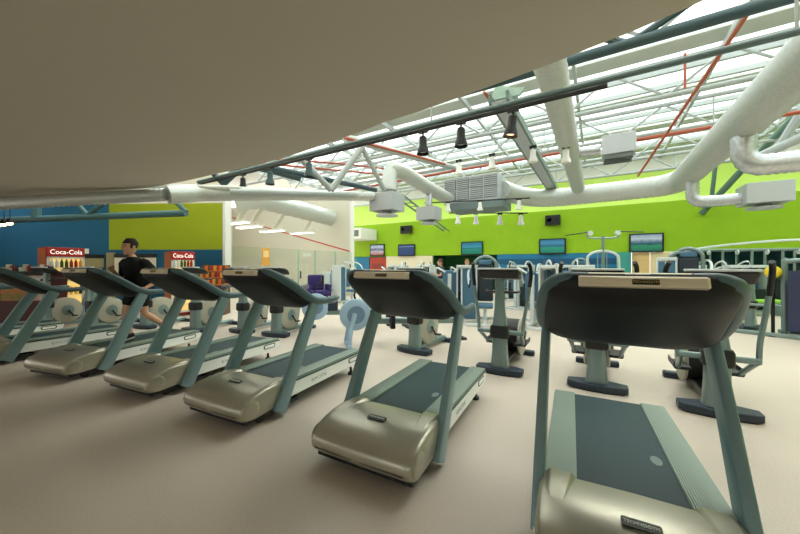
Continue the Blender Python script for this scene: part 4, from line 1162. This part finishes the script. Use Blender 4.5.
    def nd2(p, q): n.append(V(p)); r.append(q); return len(n)-1
    Pm, Cm, Nm = J['pelvis'], J['chest'], J['neck']
    rg = []
    for c_, rx, ry in ((Pm+V((0,0,-.10)),.175,.140),(Pm,.172,.138),(Pm.lerp(Cm,.45),.166,.134),(Cm,.186,.142),(Cm.lerp(Nm,.40),.198,.134),(Cm.lerp(Nm,.68)+V((0,.01,0)),.180,.112),(Cm.lerp(Nm,.92)+V((0,.012,0)),.118,.092),(Nm+V((0,.008,.022)),.074,.078),(Nm+V((0,.004,.030)),.060,.062)):
        rg.append([c_+V((rx*math.copysign(abs(math.cos(q))**.8, math.cos(q)), ry*math.copysign(abs(math.sin(q))**.8, math.sin(q)), 0)) for q in [2*pi*m/20 for m in range(20)]])
    MB().loft(rg).build('shirt', top, t, angle=80)
    for s in 'lr':
        S0, S1 = J['sh_'+s], J['el_'+s]; inn_ = S0.lerp(Cm.lerp(Nm,.5), .35)
        MB().tube([inn_, S0.lerp(inn_,.35), S0.lerp(S1,.08), S0.lerp(S1,.3), S0.lerp(S1,.62), S0.lerp(S1,.63)], [.06,.076,.080,.072,.068,.05], 14).build('sleeve', top, t, angle=70)
    n, e, r = [], [], []
    a = nd2(J['pelvis']+V((0,0,.02)), (.150,.122))
    for s in 'lr':
        h = nd2(J['hip_'+s], .108); k = nd2(J['hip_'+s].lerp(J['kn_'+s], .40), .100); e += [(a,h),(h,k)]
        if short: i = nd2(J['hip_'+s].lerp(J['kn_'+s], .78), .094); e.append((k,i))
        else:
            i = nd2(J['kn_'+s], .072); q = nd2(J['an_'+s], .06); e += [(k,i),(i,q)]
    skin_chain(n, e, r, 'shorts' if short else 'trousers', bottom, t)
    for s in 'lr':
        an = J['an_'+s]; to = J['toe_'+s]; f = (to-an); f2 = V((f.x,f.y,f.z)).normalized(); up = V((0,0,1)) if abs(f2.z) < .8 else V((0,-1,0))
        L = f.length
        sh = MB(); w = V((1,0,0)); u = w.cross(f2).normalized(); 
        if u.z < 0 and abs(f2.z) < .8: u = -u
        rg = []
        for k, wd, hh in ((-.30,.03,.055),(-.24,.04,.085),(0,.042,.10),(.35,.044,.075),(.75,.048,.05),(1.05,.040,.035),(1.15,.018,.02)):
            o = an + f2*L*k - u*.045
            rg.append([o + w*wd*math.cos(q)*1 + u*(hh*.5 + hh*.5*math.sin(q)) for q in [2*pi*m/12 for m in range(12)]])
        so = sh.loft(rg).build('shoe', M['shoe'], t, angle=60)
        sl = MB(); rg = []
        for k, wd in ((-.30,.03),(0,.043),(.6,.049),(1.0,.042),(1.14,.02)):
            o = an + f2*L*k - u*.052
            rg.append([o-w*wd, o+w*wd, o+w*wd+u*.018, o-w*wd+u*.018])
        sl.loft(rg).build('sole', M['sole'], so)
    return t

# the runner on the fifth treadmill
a = R(14); tx, ty = -6.235, 1.6
lx, ly = .06, .70
rp = (tx + lx*math.cos(a)-ly*math.sin(a), ty + lx*math.sin(a)+ly*math.cos(a), 0)
person('man in black shirt and shorts running on a treadmill, facing left', rp, 14, dict(
    pelvis=(0,0,1.17), chest=(0,-.055,1.45), neck=(0,-.085,1.60), head=(0,-.125,1.785),
    sh_l=(.185,-.05,1.54), el_l=(.24,.20,1.27), wr_l=(.24,-.03,1.15),
    sh_r=(-.185,-.08,1.54), el_r=(-.29,-.04,1.22), wr_r=(-.25,-.20,1.40),
    hip_l=(.09,0,1.10), kn_l=(.10,.02,.72), an_l=(.10,.33,.50), toe_l=(.10,.40,.38),
    hip_r=(-.09,-.01,1.10), kn_r=(-.10,-.13,.74), an_r=(-.10,-.05,.372), toe_r=(-.10,-.19,.352)),
    M['shirtk'], M['shirtk'], M['hair'])
stand = dict(pelvis=(0,0,.96), chest=(0,.0,1.26), neck=(0,0,1.42), head=(0,-.03,1.60),
    sh_l=(.18,0,1.37), el_l=(.23,-.04,1.10), wr_l=(.14,-.25,1.12), sh_r=(-.18,0,1.37), el_r=(-.23,-.04,1.10), wr_r=(-.12,-.26,1.14),
    hip_l=(.085,0,.90), kn_l=(.09,-.02,.50), an_l=(.09,.02,.085), toe_l=(.09,-.13,.06), hip_r=(-.085,0,.90), kn_r=(-.09,-.02,.50), an_r=(-.09,.02,.085), toe_r=(-.09,-.13,.06))
g = ground(441, 12.6)
person('man in charcoal shirt and pale trousers standing among the blue machines', g, -60, stand, M['shirtg'], M['pantsg'], mat('auburn_hair', (92,58,36), .7), short=False)
g = ground(467, 12.9)
person('person in a tan top half hidden behind the blue machines', g, 20, stand, mat('tan_cloth', (196,170,130), .85), M['shirtg'], mat('blond_hair', (170,124,70), .7), short=False)
g = ground(724, 13.6)
person('person in a red top among the machines at right', g, 10, stand, M['shirtr'], M['shirtg'], M['hair'], short=False, scale=.94)

# ================================================================== CAMERA, SKY, VIEW
cam = bpy.data.cameras.new('camera'); co = bpy.data.objects.new('camera', cam); C.objects.link(co)
co.location = EYE; co.rotation_euler = (R(90), 0, YAW)
cam.sensor_width = 36; cam.lens = F_/800*36; cam.shift_y = -2/800; cam.clip_start = .02; cam.clip_end = 200
S = bpy.context.scene; S.camera = co
w = bpy.data.worlds.new('sky'); S.world = w; w.use_nodes = True; nt = w.node_tree
bg = nt.nodes['Background']; tc = nt.nodes.new('ShaderNodeTexCoord'); sx = nt.nodes.new('ShaderNodeSeparateXYZ')
nt.links.new(tc.outputs['Generated'], sx.inputs[0])
r = nt.nodes.new('ShaderNodeValToRGB')
r.color_ramp.elements[0].position = .0; r.color_ramp.elements[0].color = (.41,.41,.40,1)
r.color_ramp.elements[1].position = .5; r.color_ramp.elements[1].color = (.97,.99,1,1)
nt.links.new(sx.outputs['Z'], r.inputs['Fac']); nt.links.new(r.outputs['Color'], bg.inputs['Color'])
bg.inputs['Strength'].default_value = 2.9
sun = bpy.data.lights.new('hazy_sun', 'SUN'); sun.energy = 3.2; sun.angle = R(24); sun.color = (1,.98,.95)
so_ = bpy.data.objects.new('hazy_sun', sun); C.objects.link(so_); so_.location = (3, 14, 12)
so_.rotation_euler = Vector((-.12,-.66,-.74)).to_track_quat('-Z','Y').to_euler()
S.view_settings.view_transform = 'Standard'; S.view_settings.look = 'None'; S.view_settings.gamma = 1; S.view_settings.use_curve_mapping = False
S.view_settings.exposure = 0.42
